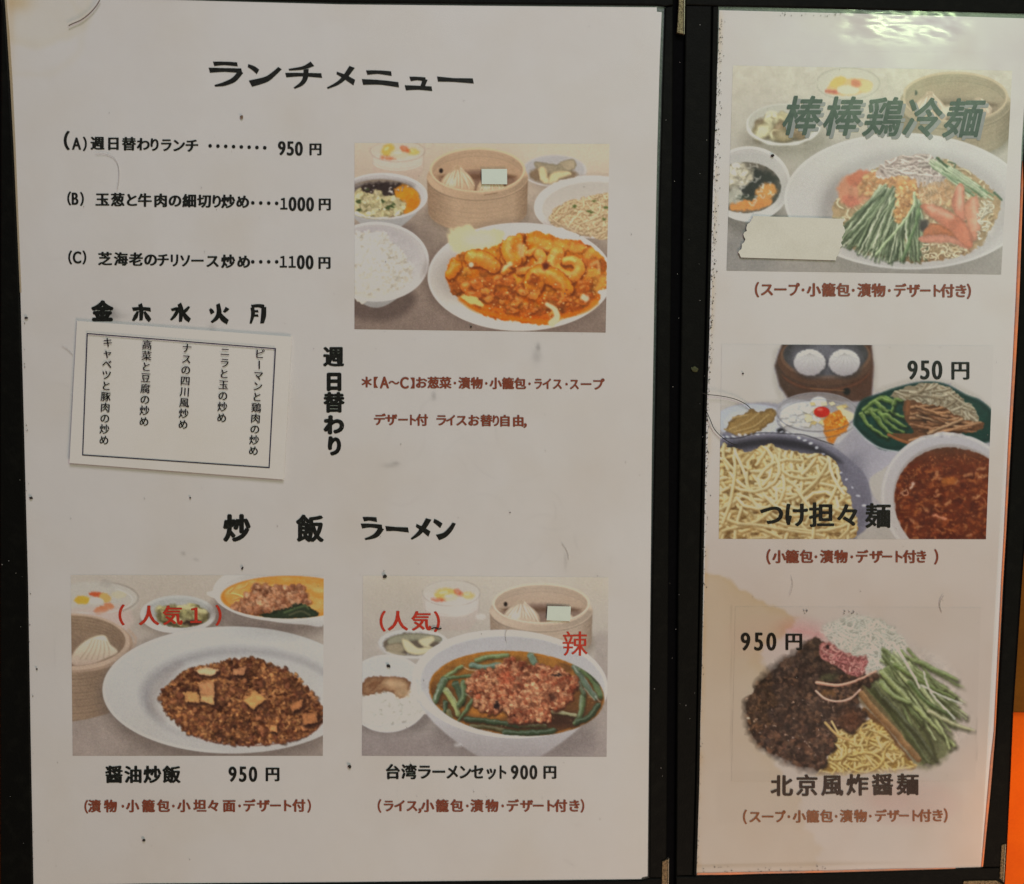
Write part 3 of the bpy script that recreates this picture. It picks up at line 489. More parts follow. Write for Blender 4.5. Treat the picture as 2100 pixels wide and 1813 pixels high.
    # cucumber right
    for k in range(34):
        x = R.uniform(1430, 1700); y = 650+(x-1430)*.55+R.uniform(-20, 60); L = R.uniform(180, 300); a = .62+R.normal(0, .09); g = [(112, 140, 92), (150, 168, 122), (176, 186, 146), (86, 112, 70)][R.randint(4)]
        c.line([(x, y), (x+L*math.cos(a), y+L*math.sin(a))], 13, g, hl=np.array(g)*.5+100, dk=np.array(g)*.65, soft=4)
    c.line([(1500, 660), (1570, 720)], 16, (52, 80, 44), soft=4); c.line([(1580, 690), (1625, 700), (1625, 725)], 8, (60, 90, 70), soft=4); c.line([(1900, 900), (1950, 950)], 14, (70, 100, 70), soft=4)
    # cucumber sheaf
    for k in range(190):
        t = R.uniform(0, 1); x0 = 1100+t*270+R.uniform(-24, 24); y0 = 830+R.uniform(0, 120)+t*90; x1 = 800+t*600+R.uniform(-50, 50); y1 = 1230+math.sin(t*2.2)*150+R.uniform(-60, 20)
        g = [(112, 130, 84), (150, 164, 120), (178, 184, 146), (90, 106, 68), (198, 200, 166)][R.randint(5)]; mx = (x0+x1)/2+R.uniform(-30, 30)
        c.line([(x0+6, y0+8), (mx+8, (y0+y1)/2+10), (x1+8, y1+8)], 12, (50, 62, 36), op=.5, soft=7); c.line([(x0, y0), (mx, (y0+y1)/2), (x1, y1)], 12, g, soft=3, hl=np.array(g)*.5+100, dk=np.array(g)*.6, w1=9)
    c.poly([(1230, 830), (1350, 830), (1340, 940), (1300, 1040), (1230, 1110), (1200, 1060), (1220, 950)], (202, 138, 74), soft=8, wob=12, seed=11); c.grains(c.mask([(1230, 830), (1350, 830), (1340, 940), (1300, 1040), (1230, 1110), (1200, 1060), (1220, 950)], wob=10), 60, 7, 16, [(214, 154, 88), (190, 118, 60), (220, 170, 110)], 18, dark=(140, 80, 40))
    c.line([(1340, 900), (1340, 980), (1260, 1110), (1140, 1250), (1080, 1330)], 17, (166, 184, 134), hl=(206, 214, 176), dk=(104, 130, 80)); c.line([(1380, 990), (1350, 1130), (1290, 1290), (1260, 1370)], 22, (92, 120, 70), hl=(140, 160, 112), dk=(56, 78, 44)); c.ell(1410, 1130, 34, 44, (70, 50, 52), soft=14)
    c.warp(mfood, 6, 30, 3, .12); c.warp(c.emask(165, 865, 248, 178), 12, 26, 6, .08); c.warp(c.emask(410, 435, 190, 90), 12, 30, 7, .06)
    # tomato wedges
    def tom(P, c0, hl=None):
        c.poly([(x+8, y+14) for x, y in P], (120, 70, 52), soft=20, op=.35); c.poly(P, c0, soft=4, ecol=np.array(c0)*.84, ew=22)
        if hl: c.line(hl, 34, (230, 172, 142), soft=20, op=.7)
    tom([(1600, 980), (1640, 860), (1665, 835), (1690, 870), (1690, 980), (1700, 1090), (1640, 1060)], (208, 120, 92), [(1660, 870), (1660, 1000)]); tom([(1690, 990), (1750, 930), (1785, 940), (1795, 1100), (1790, 1200), (1740, 1230), (1710, 1100)], (210, 128, 96), [(1760, 960), (1770, 1140)])
    tom([(1390, 985), (1500, 990), (1620, 1050), (1700, 1110), (1740, 1200), (1740, 1290), (1640, 1240), (1540, 1130), (1420, 1040)], (206, 112, 80), [(1450, 1000), (1600, 1070)]); tom([(1370, 1220), (1440, 1190), (1560, 1185), (1640, 1230), (1720, 1300), (1600, 1250), (1420, 1250)], (212, 128, 102)); tom([(1400, 1200), (1450, 1120), (1540, 1130), (1620, 1200), (1500, 1190)], (198, 104, 60))
    c.noodles(c.mask([(1400, 1260), (1700, 1290), (1640, 1350), (1440, 1370)]), 26, 130, 11, [(206, 188, 150), (190, 166, 126)], 19, curl=2.5, dark=(110, 70, 46)); c.noodles(c.mask([(1780, 980), (1900, 980), (1850, 1160), (1790, 1220)]), 22, 110, 10, [(196, 190, 168), (184, 172, 146)], 20, curl=2.6, dark=(130, 118, 100))
    c.clip = None; c.warp(c.emask(1640, 1090, 280, 240), 8, 30, 9, .08)

def paint_tsukemen(c):
    Z = (slice(None), slice(None)); c.C[:] = (178, 166, 154)
    # cut-out edge: pale paper above the food outline
    body = c.mask([(60, 520), (180, 458), (320, 445), (470, 460), (530, 420), (470, 330), (440, 200), (470, 90), (510, 30), (1130, 30), (1145, 200), (1140, 390), (1250, 370), (1400, 310), (1530, 300), (1680, 320), (1800, 400), (1900, 430), (1985, 520), (2005, 560), (2005, 1430), (40, 1430)], sm=False, wob=8, soft=10)
    c.A = c.A*1.0; bc = vg(400, 1450, (150, 142, 146), (176, 166, 158))(c.X, c.Y); c.put(Z, body, bc)
    c.ell(1140, 860, 260, 260, (168, 160, 164), soft=120); c.ell(1050, 800, 120, 120, (140, 132, 138), soft=80, op=.5)
    # steamer top
    c.poly([(500, 30), (1128, 30), (1145, 200), (1130, 400), (1060, 440), (820, 450), (540, 420), (480, 330), (445, 190)], hg(450, 1140, (84, 60, 48), (92, 58, 44)), sm=False, soft=10); c.tex(c.mask([(500, 150), (1128, 150), (1130, 400), (820, 450), (540, 420)], sm=False), 30, 8, 3)
    c.ell(800, 150, 335, 180, (98, 66, 50)); c.ell(805, 120, 320, 160, (118, 84, 64)); c.ell(805, 110, 300, 148, (74, 68, 68), soft=8); c.ell(805, 140, 240, 120, (108, 102, 106), soft=40); c.tex(c.emask(805, 110, 290, 140), 50, 14, 5)
    for k in range(3): c.ring(800, 175+k*9, 333, 178, 5, (132, 78, 52) if k % 2 else (100, 56, 40), soft=4, op=.9, a0=15, a1=160)
    for bx in (692, 938):
        c.ell(bx+8, 190, 112, 88, (60, 54, 56), soft=24, op=.8); c.ell(bx, 168, 112, 94, vg(80, 260, (206, 198, 188), (160, 148, 146)), soft=6, wob=5)
        for t in range(11):
            a = t*.571; c.line([(bx, 105), (bx+55*math.cos(a), 140+30*math.sin(a)), (bx+98*math.cos(a+.3), 168+78*math.sin(a+.3))], 6, (168, 158, 150), op=.55, soft=4)
    c.ell(955, 372, 24, 24, (30, 26, 26), soft=8); c.line([(700, 350), (830, 360), (940, 368)], 5, (140, 96, 64), soft=3)
    # pickle plate
    c.ell(280, 580, 260, 120, (176, 174, 180), soft=8); c.ell(300, 590, 215, 90, (184, 180, 182), soft=14)
    c.poly([(100, 640), (150, 560), (220, 540), (280, 500), (330, 520), (400, 500), (450, 520), (430, 580), (350, 640), (250, 690), (130, 685)], (150, 118, 72), soft=6, wob=12, ecol=(108, 80, 46), ew=22)
    for P in ([(130, 640), (250, 590), (330, 530)], [(160, 660), (300, 620), (400, 540)], [(150, 560), (250, 540)], [(200, 680), (330, 640)]): c.line(P, 16, (174, 144, 96), dk=(116, 86, 48), soft=5)
    c.line([(90, 640), (150, 650), (200, 600)], 12, (156, 128, 84)); c.ell(500, 650, 40, 20, (40, 38, 42), soft=10)
    # dessert glass
    c.ell(745, 520, 290, 140, (156, 148, 146), soft=8, op=.75); c.poly([(462, 520), (1030, 520), (1000, 640), (900, 740), (700, 770), (560, 700), (480, 600)], vg(500, 760, (172, 164, 160), (186, 178, 172)), soft=8, op=.85, sm=False)
    c.poly([(490, 500), (560, 455), (720, 450), (760, 520), (760, 600), (640, 630), (520, 590)], (196, 192, 190), soft=10); c.poly([(700, 440), (750, 410), (810, 430), (780, 480)], (206, 204, 206), soft=6); RQ = RS(12)
    for k in range(46):
        x = RQ.uniform(500, 960); y = RQ.uniform(455, 610); a = RQ.uniform(22, 44); t = RQ.uniform(0, 3); cc = [(204, 200, 196), (212, 208, 204), (196, 190, 184)][k % 3] if x < 660 else [(208, 184, 130), (216, 198, 156), (200, 172, 112), (206, 200, 190)][k % 4]
        pq = [(x+a*math.cos(t+j*1.57), y+a*.62*math.sin(t+j*1.57)) for j in range(4)]; c.poly([(p+4, q+9) for p, q in pq], (132, 118, 104), soft=8, op=.6, sm=False); c.poly(pq, cc, soft=3, sm=False, ecol=np.array(cc)*.88, ew=8)
    c.poly([(900, 490), (1000, 530), (990, 570), (930, 580)], (206, 188, 150), soft=8); c.poly([(790, 600), (830, 540), (900, 510), (935, 560), (970, 600), (940, 660), (880, 690), (860, 740), (810, 700)], (206, 126, 42), soft=8, wob=8, ecol=(186, 100, 30), ew=20); c.grains(c.emask(880, 590, 70, 60), 40, 7, 14, [(218, 146, 60), (206, 120, 36)], 4, dark=(170, 84, 20))
    c.ell(778, 518, 56, 38, (192, 34, 24), soft=4); c.ell(765, 500, 20, 9, (222, 110, 90), soft=7); c.ell(640, 680, 130, 40, (186, 180, 178), soft=20)
    for yy, op in ((520, .75), (565, .55)): c.ring(745, yy, 284, 136, 7, (104, 96, 98), soft=5, op=op); c.ring(745, yy-3, 284, 136, 4, (214, 208, 206), soft=4, op=op*.8, a0=170, a1=350)
    c.line([(470, 580), (560, 700), (700, 765)], 6, (120, 112, 112), soft=5, op=.7)
    # green plate
    c.poly([(1010, 560), (1060, 440), (1180, 395), (1300, 350), (1480, 310), (1640, 320), (1800, 400), (1900, 440), (1985, 530), (1985, 720), (1300, 790), (1120, 720), (1020, 630)], (24, 62, 52), soft=12, ecol=(16, 46, 40), ew=40); c.line([(1005, 620), (1100, 720), (1200, 775), (1310, 800)], 9, (176, 172, 170), soft=5)
    m = c.mask([(1260, 400), (1350, 350), (1500, 315), (1650, 330), (1760, 410), (1860, 500), (1880, 590), (1700, 570), (1450, 480), (1300, 430)], wob=12); c.put(Z, m, (140, 122, 98)); c.noodles(m, 90, 230, 15, [(158, 142, 116), (142, 122, 96), (174, 158, 132)], 11, curl=.5, dark=(96, 78, 58), hl=(190, 178, 154), dirx=.6)
    for P in ([(1080, 500), (1150, 440), (1230, 410), (1290, 450)], [(1100, 520), (1180, 500), (1280, 520), (1370, 560)], [(1190, 520), (1250, 600), (1360, 660)], [(1060, 530), (1120, 620), (1240, 700)], [(1120, 500), (1190, 600), (1290, 680)], [(1200, 420), (1280, 450), (1280, 520)], [(1290, 460), (1300, 430), (1350, 440)], [(1150, 440), (1200, 480), (1250, 520)], [(1230, 540), (1330, 600), (1380, 620)], [(1170, 560), (1230, 640), (1330, 690)]):
        c.line([(x+6, y+12) for x, y in P], 30, (24, 40, 20), op=.7, soft=10); c.line(P, 34, (98, 118, 60), dk=(54, 74, 34), hl=(156, 168, 112), w1=14)
    c.warp(c.emask(1220, 560, 190, 170), 7, 30, 14, .16)
    R = RS(8)
    m = c.mask([(1370, 440), (1480, 450), (1640, 490), (1800, 570), (1920, 590), (1900, 650), (1750, 670), (1560, 690), (1400, 730), (1280, 670), (1420, 660), (1360, 560)], wob=10); c.put(Z, m, (112, 70, 44))
    for k in range(46):
        t = R.rand(); x = 1390+t*260; y = 460+t*60+R.uniform(0, 180); L = R.uniform(120, 300); a = .1+R.normal(0, .16)-(y-560)*.002; g = [(150, 96, 60), (168, 116, 76), (128, 78, 46), (178, 134, 96)][R.randint(4)]
        c.clip = m; c.line([(x, y+8), (x+L*math.cos(a), y+8+L*math.sin(a))], 20, (56, 30, 20), op=.7, soft=8); c.line([(x, y), (x+L*math.cos(a), y+L*math.sin(a))], 18, g, hl=np.array(g)*.6+80, dk=np.array(g)*.6); c.clip = None
    c.line([(1390, 450), (1385, 540)], 30, (130, 80, 48), dk=(90, 50, 30)); c.line([(1250, 680), (1340, 720), (1400, 740)], 22, (156, 96, 58), dk=(100, 56, 30)); c.line([(1400, 720), (1560, 680), (1700, 640), (1900, 590)], 20, (170, 122, 86), dk=(110, 70, 46), hl=(200, 160, 124))
    # tray with noodles
    c.poly([(62, 720), (200, 690), (420, 672), (620, 690), (780, 730), (880, 780), (980, 860), (1080, 960), (1120, 1080), (1130, 1240), (1080, 1360), (1030, 1430), (40, 1430)], (108, 102, 112), soft=8, ecol=(134, 128, 138), ew=60)
    c.poly([(62, 770), (220, 720), (420, 700), (600, 716), (740, 760), (850, 820), (920, 880), (700, 800), (400, 760), (70, 800)], (56, 52, 60), soft=20); c.ell(1000, 1100, 90, 260, (120, 114, 124), soft=60, op=.8)
    for k in range(26):
        t = k/25; a = -2.2+t*2.4; x = 430+690*math.cos(a*.72-.45) if False else 70+1050*t; y = 700-40*math.sin(t*3.0)+max(0, t-.42)**1.6*1300
        c.ell(x, y+R.uniform(-8, 8), R.uniform(8, 18), R.uniform(5, 10), (206, 202, 208), R.uniform(-.5, .9), soft=5, op=.85)
    c.line([(70, 705), (200, 700), (300, 670), (420, 665), (540, 672), (650, 680), (760, 715), (860, 750)], 5, (40, 36, 44), soft=4)
    m = c.mask([(60, 800), (130, 768), (250, 800), (330, 770), (400, 742), (470, 770), (580, 800), (700, 820), (740, 812), (880, 870), (915, 990), (960, 1080), (990, 1180), (960, 1430), (40, 1430)], wob=12); c.put(Z, m, (150, 116, 66))
    c.noodles(m, 330, 560, 20, [(208, 186, 134), (202, 178, 124), (212, 192, 144), (194, 168, 114), (204, 182, 130)], 13, curl=.8, dark=(158, 124, 76), hl=(222, 206, 164))
    gap = np.clip((fbm(c.X/60, c.Y/30, 77)-.52)*7, 0, 1)*m; c.shade(gap*.75, (.62, .52, .42)); c.shade(m*np.clip((fbm(c.X/170, c.Y/120, 78)-.45)*3, 0, 1)*.35, (.8, .72, .62))
    c.noodles(m, 70, 620, 21, [(214, 196, 148), (208, 188, 138)], 66, curl=1.0, dark=(140, 104, 60), hl=(226, 212, 172)); m2n = m; c.shade(m*np.clip((c.Y-1050)/500, 0, 1)*.35, (.86, .8, .74))
    # soup bowl right
    c.poly([(1115, 1000), (1200, 930), (1300, 900), (1300, 1250), (1400, 1420), (1230, 1430), (1050, 1430), (1100, 1350), (1250, 1240), (1150, 1120)], (178, 168, 158), soft=6); c.poly([(1040, 1430), (1110, 1340), (1260, 1260), (1500, 1430)], (172, 162, 152), soft=8)
    c.ell(1690, 1140, 502, 470, vg(680, 1430, (176, 167, 166), (182, 172, 164)), .55); c.ring(1690, 1140, 488, 456, 18, (190, 181, 174), .55, soft=8); c.ell(1720, 1160, 448, 402, (160, 148, 142), .55, soft=8)
    ms = c.emask(1735, 1180, 455, 400, rot=.5); c.put(Z, ms, vg(770, 900, (104, 60, 40), (112, 46, 22))(c.X, c.Y)); c.clip = ms
    mt = np.clip((c.Y-850)/60, 0, 1)*ms; c.put(Z, mt*np.clip((fbm(c.X/60, c.Y/45, 9)-.4)*3, 0, 1), (92, 32, 16)); c.put(Z, mt*np.clip((fbm(c.X/38, c.Y/26, 19)-.55)*5, 0, 1)*.8, (148, 76, 40)); c.put(Z, mt*np.clip((fbm(c.X/22, c.Y/16, 29)-.62)*6, 0, 1)*.8, (168, 104, 62))
    for k in range(200):
        a = R.uniform(3.3, 6.2); r = R.uniform(.82, .93); x = 1735+455*r*math.cos(a); y = 1160+370*r*math.sin(a)+R.uniform(-16, 16); c.ell(x, y, 5, 4, (186, 120, 72) if k % 2 else (80, 30, 14), soft=3, op=.7)
    for k in range(60): c.ell(R.uniform(1320, 1950), R.uniform(900, 1400), R.uniform(8, 34), R.uniform(5, 14), [(180, 104, 54), (156, 78, 40), (196, 140, 100)][R.randint(3)], R.uniform(-1, 1), soft=6, op=.6, wob=5, seed=k)
    c.ell(1680, 1005, 56, 30, (172, 100, 46), soft=10, op=.8); c.line([(1410, 1050), (1430, 1020)], 18, (206, 170, 150), soft=6); c.ring(1365, 1090, 22, 18, 8, (200, 150, 120), soft=4); c.line([(1570, 1250), (1650, 1275)], 20, (196, 130, 100), soft=8); c.clip = None
    c.A = c.mask([(40, 470), (470, 430), (430, 300), (430, 90), (490, 30), (1140, 30), (1170, 200), (1170, 350), (1390, 280), (1550, 270), (1700, 300), (1900, 410), (2010, 500), (2010, 1430), (40, 1430)], sm=False, soft=14)
    A = c.A; c.warp(m2n, 3, 40, 3, .06); c.warp(c.emask(1550, 560, 420, 190)*(c.Y < 700), 6, 34, 4, .12); c.warp(ms, 12, 26, 5, .12)

def paint_zhajiang(c):
    Z = (slice(None), slice(None)); c.C[:] = (178, 160, 146); R = RS(2)
    out = c.mask([(160, 800), (240, 640), (420, 480), (560, 380), (690, 260), (840, 160), (1050, 110), (1300, 150), (1450, 300), (1700, 460), (1840, 600), (1880, 800), (1960, 980), (1880, 1100), (1680, 1280), (1400, 1320), (1000, 1350), (700, 1340), (420, 1230), (220, 1080)], soft=36, wob=16)
    # pink ginger veil, pale noodles top
    c.ell(640, 250, 170, 70, (192, 124, 118), .2, soft=90, op=.7); c.ell(450, 160, 130, 90, (190, 142, 126), soft=90, op=.3)
    m = c.mask([(780, 250), (860, 160), (1050, 120), (1300, 200), (1420, 360), (1340, 520), (1180, 560), (1000, 420)], wob=20, soft=14); c.put(Z, m, (150, 142, 126)); c.noodles(m, 190, 480, 8, [(186, 180, 164), (180, 172, 154), (206, 200, 184)], 3, curl=.9, dark=(130, 120, 104), hl=(214, 208, 192))
    c.poly([(1060, 640), (1240, 560), (1420, 640), (1760, 1040), (1760, 1180), (1660, 1280), (1520, 1300), (1300, 1000), (1040, 760)], hg(1050, 1700, (112, 88, 56), (112, 112, 74)), soft=30, wob=10)
    for k in range(26): q = R.uniform(-60, 150); g_ = [(100, 102, 58), (120, 120, 74), (80, 80, 48)][k % 3]; c.line([(1160+q, 640-q*.3), (1370+q*.9, 900-q*.2), (1590+q*.6, 1250-q*.5)], 26, g_, dk=np.array(g_)*.6, hl=np.array(g_)*.6+50, w1=16, soft=5)
    # cucumbers
    for k in range(62):
        t = R.rand(); x0 = 1230+R.uniform(-10, 220); y0 = 380+R.uniform(0, 220); a = .5+t*.55+R.normal(0, .05) if k > 12 else .95+R.normal(0, .1); L = R.uniform(420, 640)
        g = [(136, 144, 84), (164, 168, 114), (116, 126, 70), (182, 182, 134), (98, 106, 58)][R.randint(5)]
        c.line([(x0+8, y0+16), (x0+8+L*math.cos(a), y0+16+L*math.sin(a))], 24, (50, 52, 26), op=.5, soft=14); c.line([(x0, y0), (x0+L*math.cos(a), y0+L*math.sin(a))], 22, g, dk=np.array(g)*.6, hl=np.array(g)*.6+74, w1=12, soft=4)
    for P, w, g in (([(1170, 680), (1350, 900), (1600, 1260)], 42, (92, 96, 52)), ([(1250, 760), (1480, 1010), (1660, 1250)], 40, (74, 76, 42)), ([(1240, 560), (1500, 830), (1800, 1130)], 40, (150, 156, 92)), ([(1400, 590), (1500, 720), (1700, 1000), (1760, 1150)], 30, (160, 164, 104)), ([(1240, 640), (1330, 740), (1450, 790)], 46, (142, 152, 88)), ([(1340, 500), (1560, 640), (1800, 760)], 34, (112, 126, 62)), ([(1500, 470), (1700, 560), (1820, 620)], 34, (128, 140, 78)), ([(1600, 860), (1800, 960), (1950, 1010)], 34, (172, 166, 118)), ([(1450, 640), (1600, 800), (1780, 900)], 34, (84, 100, 48))):
        c.line([(x+10, y+18) for x, y in P], w, (44, 46, 24), op=.6, soft=14); c.line(P, w, g, dk=np.array(g)*.58, hl=np.array(g)*.6+74, soft=5, w1=w*.5)
    for P in ([(1330, 340), (1420, 480), (1530, 680)], [(1560, 560), (1620, 720), (1800, 920)], [(1540, 660), (1700, 740), (1860, 800)]): c.line(P, 26 if P[0][0] == 1330 else 12, (190, 186, 166), dk=(140, 140, 118), hl=(212, 208, 190), w1=14)
    for P in ([(1180, 680), (1230, 760), (1300, 850)], [(1480, 900), (1600, 1060), (1660, 1240)]): c.line(P, 22, (60, 60, 34), soft=10, op=.7)
    # bamboo strip
    c.line([(1060, 700), (1160, 830), (1330, 1010), (1520, 1230)], 50, (140, 98, 58), dk=(104, 66, 38), hl=(166, 126, 84), w1=50); c.line([(1100, 850), (1250, 1000), (1440, 1250)], 34, (120, 80, 46), dk=(92, 56, 32), w1=60)
    # yellow noodles
    m = c.mask([(800, 950), (880, 960), (1000, 1010), (1130, 930), (1260, 1000), (1340, 1130), (1440, 1220), (1500, 1300), (1300, 1330), (1000, 1350), (730, 1350), (780, 1260), (860, 1150)], wob=14, soft=10); c.put(Z, m, (150, 112, 50)); c.noodles(m, 100, 460, 18, [(196, 164, 92), (182, 148, 76), (206, 176, 110)], 9, curl=1.1, dark=(118, 80, 34), hl=(216, 194, 134))
    # meat
    m = c.mask([(160, 800), (250, 700), (300, 570), (440, 460), (600, 380), (700, 300), (800, 320), (860, 420), (960, 520), (1080, 580), (1190, 590), (1130, 660), (1060, 700), (1040, 800), (1100, 870), (1040, 1010), (900, 1000), (880, 1120), (800, 1250), (700, 1340), (520, 1310), (400, 1220), (230, 1090), (170, 950)], wob=22, wf=1.6, soft=10)
    c.put(Z, m, (64, 42, 34)); c.grains(m, 900, 12, 28, [(84, 58, 44), (72, 48, 38), (100, 68, 50), (62, 42, 34), (112, 74, 52)], 17, el=1.4, dark=(36, 24, 20), hl=.16, dk=.6); c.tex(m, 90, 12, 4)
    lo = np.clip((c.Y-780)/300, 0, 1)*m; c.put(Z, lo*np.clip((fbm(c.X/34, c.Y/30, 8)-.5)*4, 0, 1)*.5, (124, 76, 54)); up = np.clip((560-c.Y)/260, 0, 1)*m; c.put(Z, up*.3, (84, 76, 54)); c.grains(m*(c.Y > 760), 60, 3, 6, [(206, 170, 150), (190, 150, 120)], 21, dark=(60, 40, 30), hl=.5, dk=.2)
    c.ell(990, 930, 90, 80, (104, 58, 36), soft=40, op=.7); c.ell(830, 600, 70, 34, (78, 76, 48), soft=20, op=.8); c.ell(820, 720, 60, 22, (150, 96, 44), soft=14, op=.6)
    c.warp(m, 18, 20, 2, .26)
    # ginger on top
    m = c.mask([(760, 400), (800, 320), (900, 380), (1000, 430), (1110, 430), (1110, 540), (1060, 590), (960, 560), (820, 480)], wob=16, soft=10); c.put(Z, m, (150, 84, 76)); c.noodles(m, 60, 120, 12, [(190, 112, 104), (176, 92, 88), (204, 140, 124)], 12, curl=2.2, dark=(96, 44, 42), hl=(214, 160, 146))
    c.ring(830, 400, 70, 70, 14, (180, 108, 98), soft=6, op=.8, a0=90, a1=260); c.ell(820, 365, 14, 16, (50, 28, 26), soft=6)
    c.line([(735, 640), (900, 660), (1050, 620), (1190, 550)], 26, (206, 150, 122), dk=(160, 96, 76), hl=(224, 184, 158), w1=14); c.line([(728, 705), (800, 765), (900, 785), (1000, 760), (1070, 695)], 16, (204, 158, 134), dk=(150, 96, 78), hl=(224, 190, 166))
    c.line([(800, 950), (900, 1050), (1010, 1090)], 20, (196, 158, 96), dk=(140, 100, 50)); c.line([(850, 940), (900, 1030)], 16, (206, 170, 112)); c.ring(1140, 1010, 70, 60, 16, (196, 160, 92), soft=4, op=.9); c.ell(205, 915, 14, 8, (200, 186, 170), soft=4)
    c.poly([(340, 1200), (430, 1250), (560, 1330), (700, 1350), (560, 1350), (400, 1290)], (140, 130, 80), soft=20, op=.6)
    c.warp(c.emask(1550, 820, 400, 420), 6, 60, 5, .1); c.warp(c.emask(1050, 300, 330, 210), 10, 30, 6, .05)
    c.warp(c.emask(1400, 900, 460, 460), 4, 22, 15, .1)
    s = np.clip(out, 0, 1); c.A = np.maximum(s, np.clip(1-(((c.X-640)/300)**2+((c.Y-230)/130)**2), 0, 1)*.9)
# ---------------------------------------------------------------- helpers
def lin(c):
    c = np.clip(np.asarray(c, float)/255, 0, 1); return np.where(c <= .04045, c/12.92, ((c+.055)/1.055)**2.4)
def empty(name, label, cat, px=None, group=None, z=0):
    o = bpy.data.objects.new(name, None); COL.objects.link(o); o.empty_display_size = .01
    if px: o.location = tuple(at(px[0], px[1], z))
    o['label'] = label; o['category'] = cat
    if group: o['group'] = group
    return o
def tag(o, label=None, cat=None, group=None, kind=None):
    for k, v in (('label', label), ('category', cat), ('group', group), ('kind', kind)):
        if v: o[k] = v
    return o
def link(name, V, Fc, mat, parent=None, smooth=False):
    me = bpy.data.meshes.new(name); V = np.asarray(V, float)
    if parent is not None: V = V-np.array(parent.matrix_basis.translation if parent.parent is None else parent['_w'])
    me.from_pydata(V.tolist(), [], Fc); me.materials.append(mat); me.update()
    if smooth: me.polygons.foreach_set('use_smooth', [True]*len(me.polygons))
    o = bpy.data.objects.new(name, me); COL.objects.link(o)
    if parent is not None: o.parent = parent
    return o
def from_bm(name, bm, mat, parent=None, smooth=False):
    V = [tuple(v.co) for v in bm.verts]; bm.verts.index_update(); Fc = [[v.index for v in f.verts] for f in bm.faces]; bm.free()
    return link(name, V, Fc, mat, parent, smooth)
def centre(o):
    """move a single-mesh thing's origin to its centre"""
    vs = o.data.vertices; c = sum((v.co for v in vs), Vector())/len(vs)
    for v in vs: v.co -= c
    o.location = o.location+c; return o
def grid(name, quad, nx, ny, z, mat, parent, fcol=None, fz=None, falpha=False):
    """sheet over a photograph quad (TL, TR, BR, BL); fcol(PX, PY) gives rgba per vertex"""
    Q = np.array(quad, float); u, v = np.meshgrid(np.linspace(0, 1, nx), np.linspace(0, 1, ny))
    P = Q[0]*((1-u)*(1-v))[..., None]+Q[1]*(u*(1-v))[..., None]+Q[2]*(u*v)[..., None]+Q[3]*((1-u)*v)[..., None]
    W = at(P[..., 0], P[..., 1], z)
    if fz is not None: W = W.copy(); W[..., 2] += fz(P[..., 0], P[..., 1])
    org = np.array(parent.location) if parent is not None else np.zeros(3)
    me = bpy.data.meshes.new(name); n = nx*ny; me.vertices.add(n); me.vertices.foreach_set('co', (W-org).reshape(-1).astype(np.float32))
    i = np.arange(n).reshape(ny, nx); f = np.stack([i[:-1, :-1], i[1:, :-1], i[1:, 1:], i[:-1, 1:]], -1).reshape(-1, 4)
    me.loops.add(f.size); me.loops.foreach_set('vertex_index', f.reshape(-1).astype(np.int32)); me.polygons.add(len(f))
    me.polygons.foreach_set('loop_start', np.arange(0, f.size, 4, dtype=np.int32)); me.polygons.foreach_set('use_smooth', np.ones(len(f), bool))
    me.update(calc_edges=True); me.materials.append(mat)
    if fcol is not None:
        ca = me.color_attributes.new('ink', 'FLOAT_COLOR', 'POINT'); ca.data.foreach_set('color', fcol(P[..., 0], P[..., 1]).reshape(-1).astype(np.float32))
    o = bpy.data.objects.new(name, me); COL.objects.link(o)
    if parent is not None: o.parent = parent
    return o
def slab(name, pts, z0, z1, mat, parent, bev=0.0, seg=2, sub=0.0):
    """a photograph outline given real thickness"""
    if sub:
        Q = []
        for i in range(len(pts)):
            a = np.array(pts[i], float); b = np.array(pts[(i+1) % len(pts)], float); k = max(1, int(np.linalg.norm(b-a)/sub)); Q += [tuple(a+(b-a)*j/k) for j in range(k)]
        pts = Q
    W = [at(x, y, z1) for x, y in pts]; bm = bmesh.new(); vs = [bm.verts.new(p) for p in W]; f = bm.faces.new(vs); bm.normal_update()
    if f.normal.z < 0: f.normal_flip()
    r = bmesh.ops.extrude_face_region(bm, geom=[f]); low = [g for g in r['geom'] if isinstance(g, bmesh.types.BMVert)]
    for v in low: v.co.z = z0
    for g in [g for g in bm.faces if all(abs(v.co.z-z0) < 1e-9 for v in g.verts)]: g.normal_flip()
    bmesh.ops.recalc_face_normals(bm, faces=bm.faces)
    if bev:
        es = [e for e in bm.edges if all(abs(v.co.z-z1) < 1e-9 for v in e.verts)]
        bmesh.ops.bevel(bm, geom=es, offset=bev, segments=seg, profile=.5, affect='EDGES')
    return from_bm(name, bm, mat, parent)
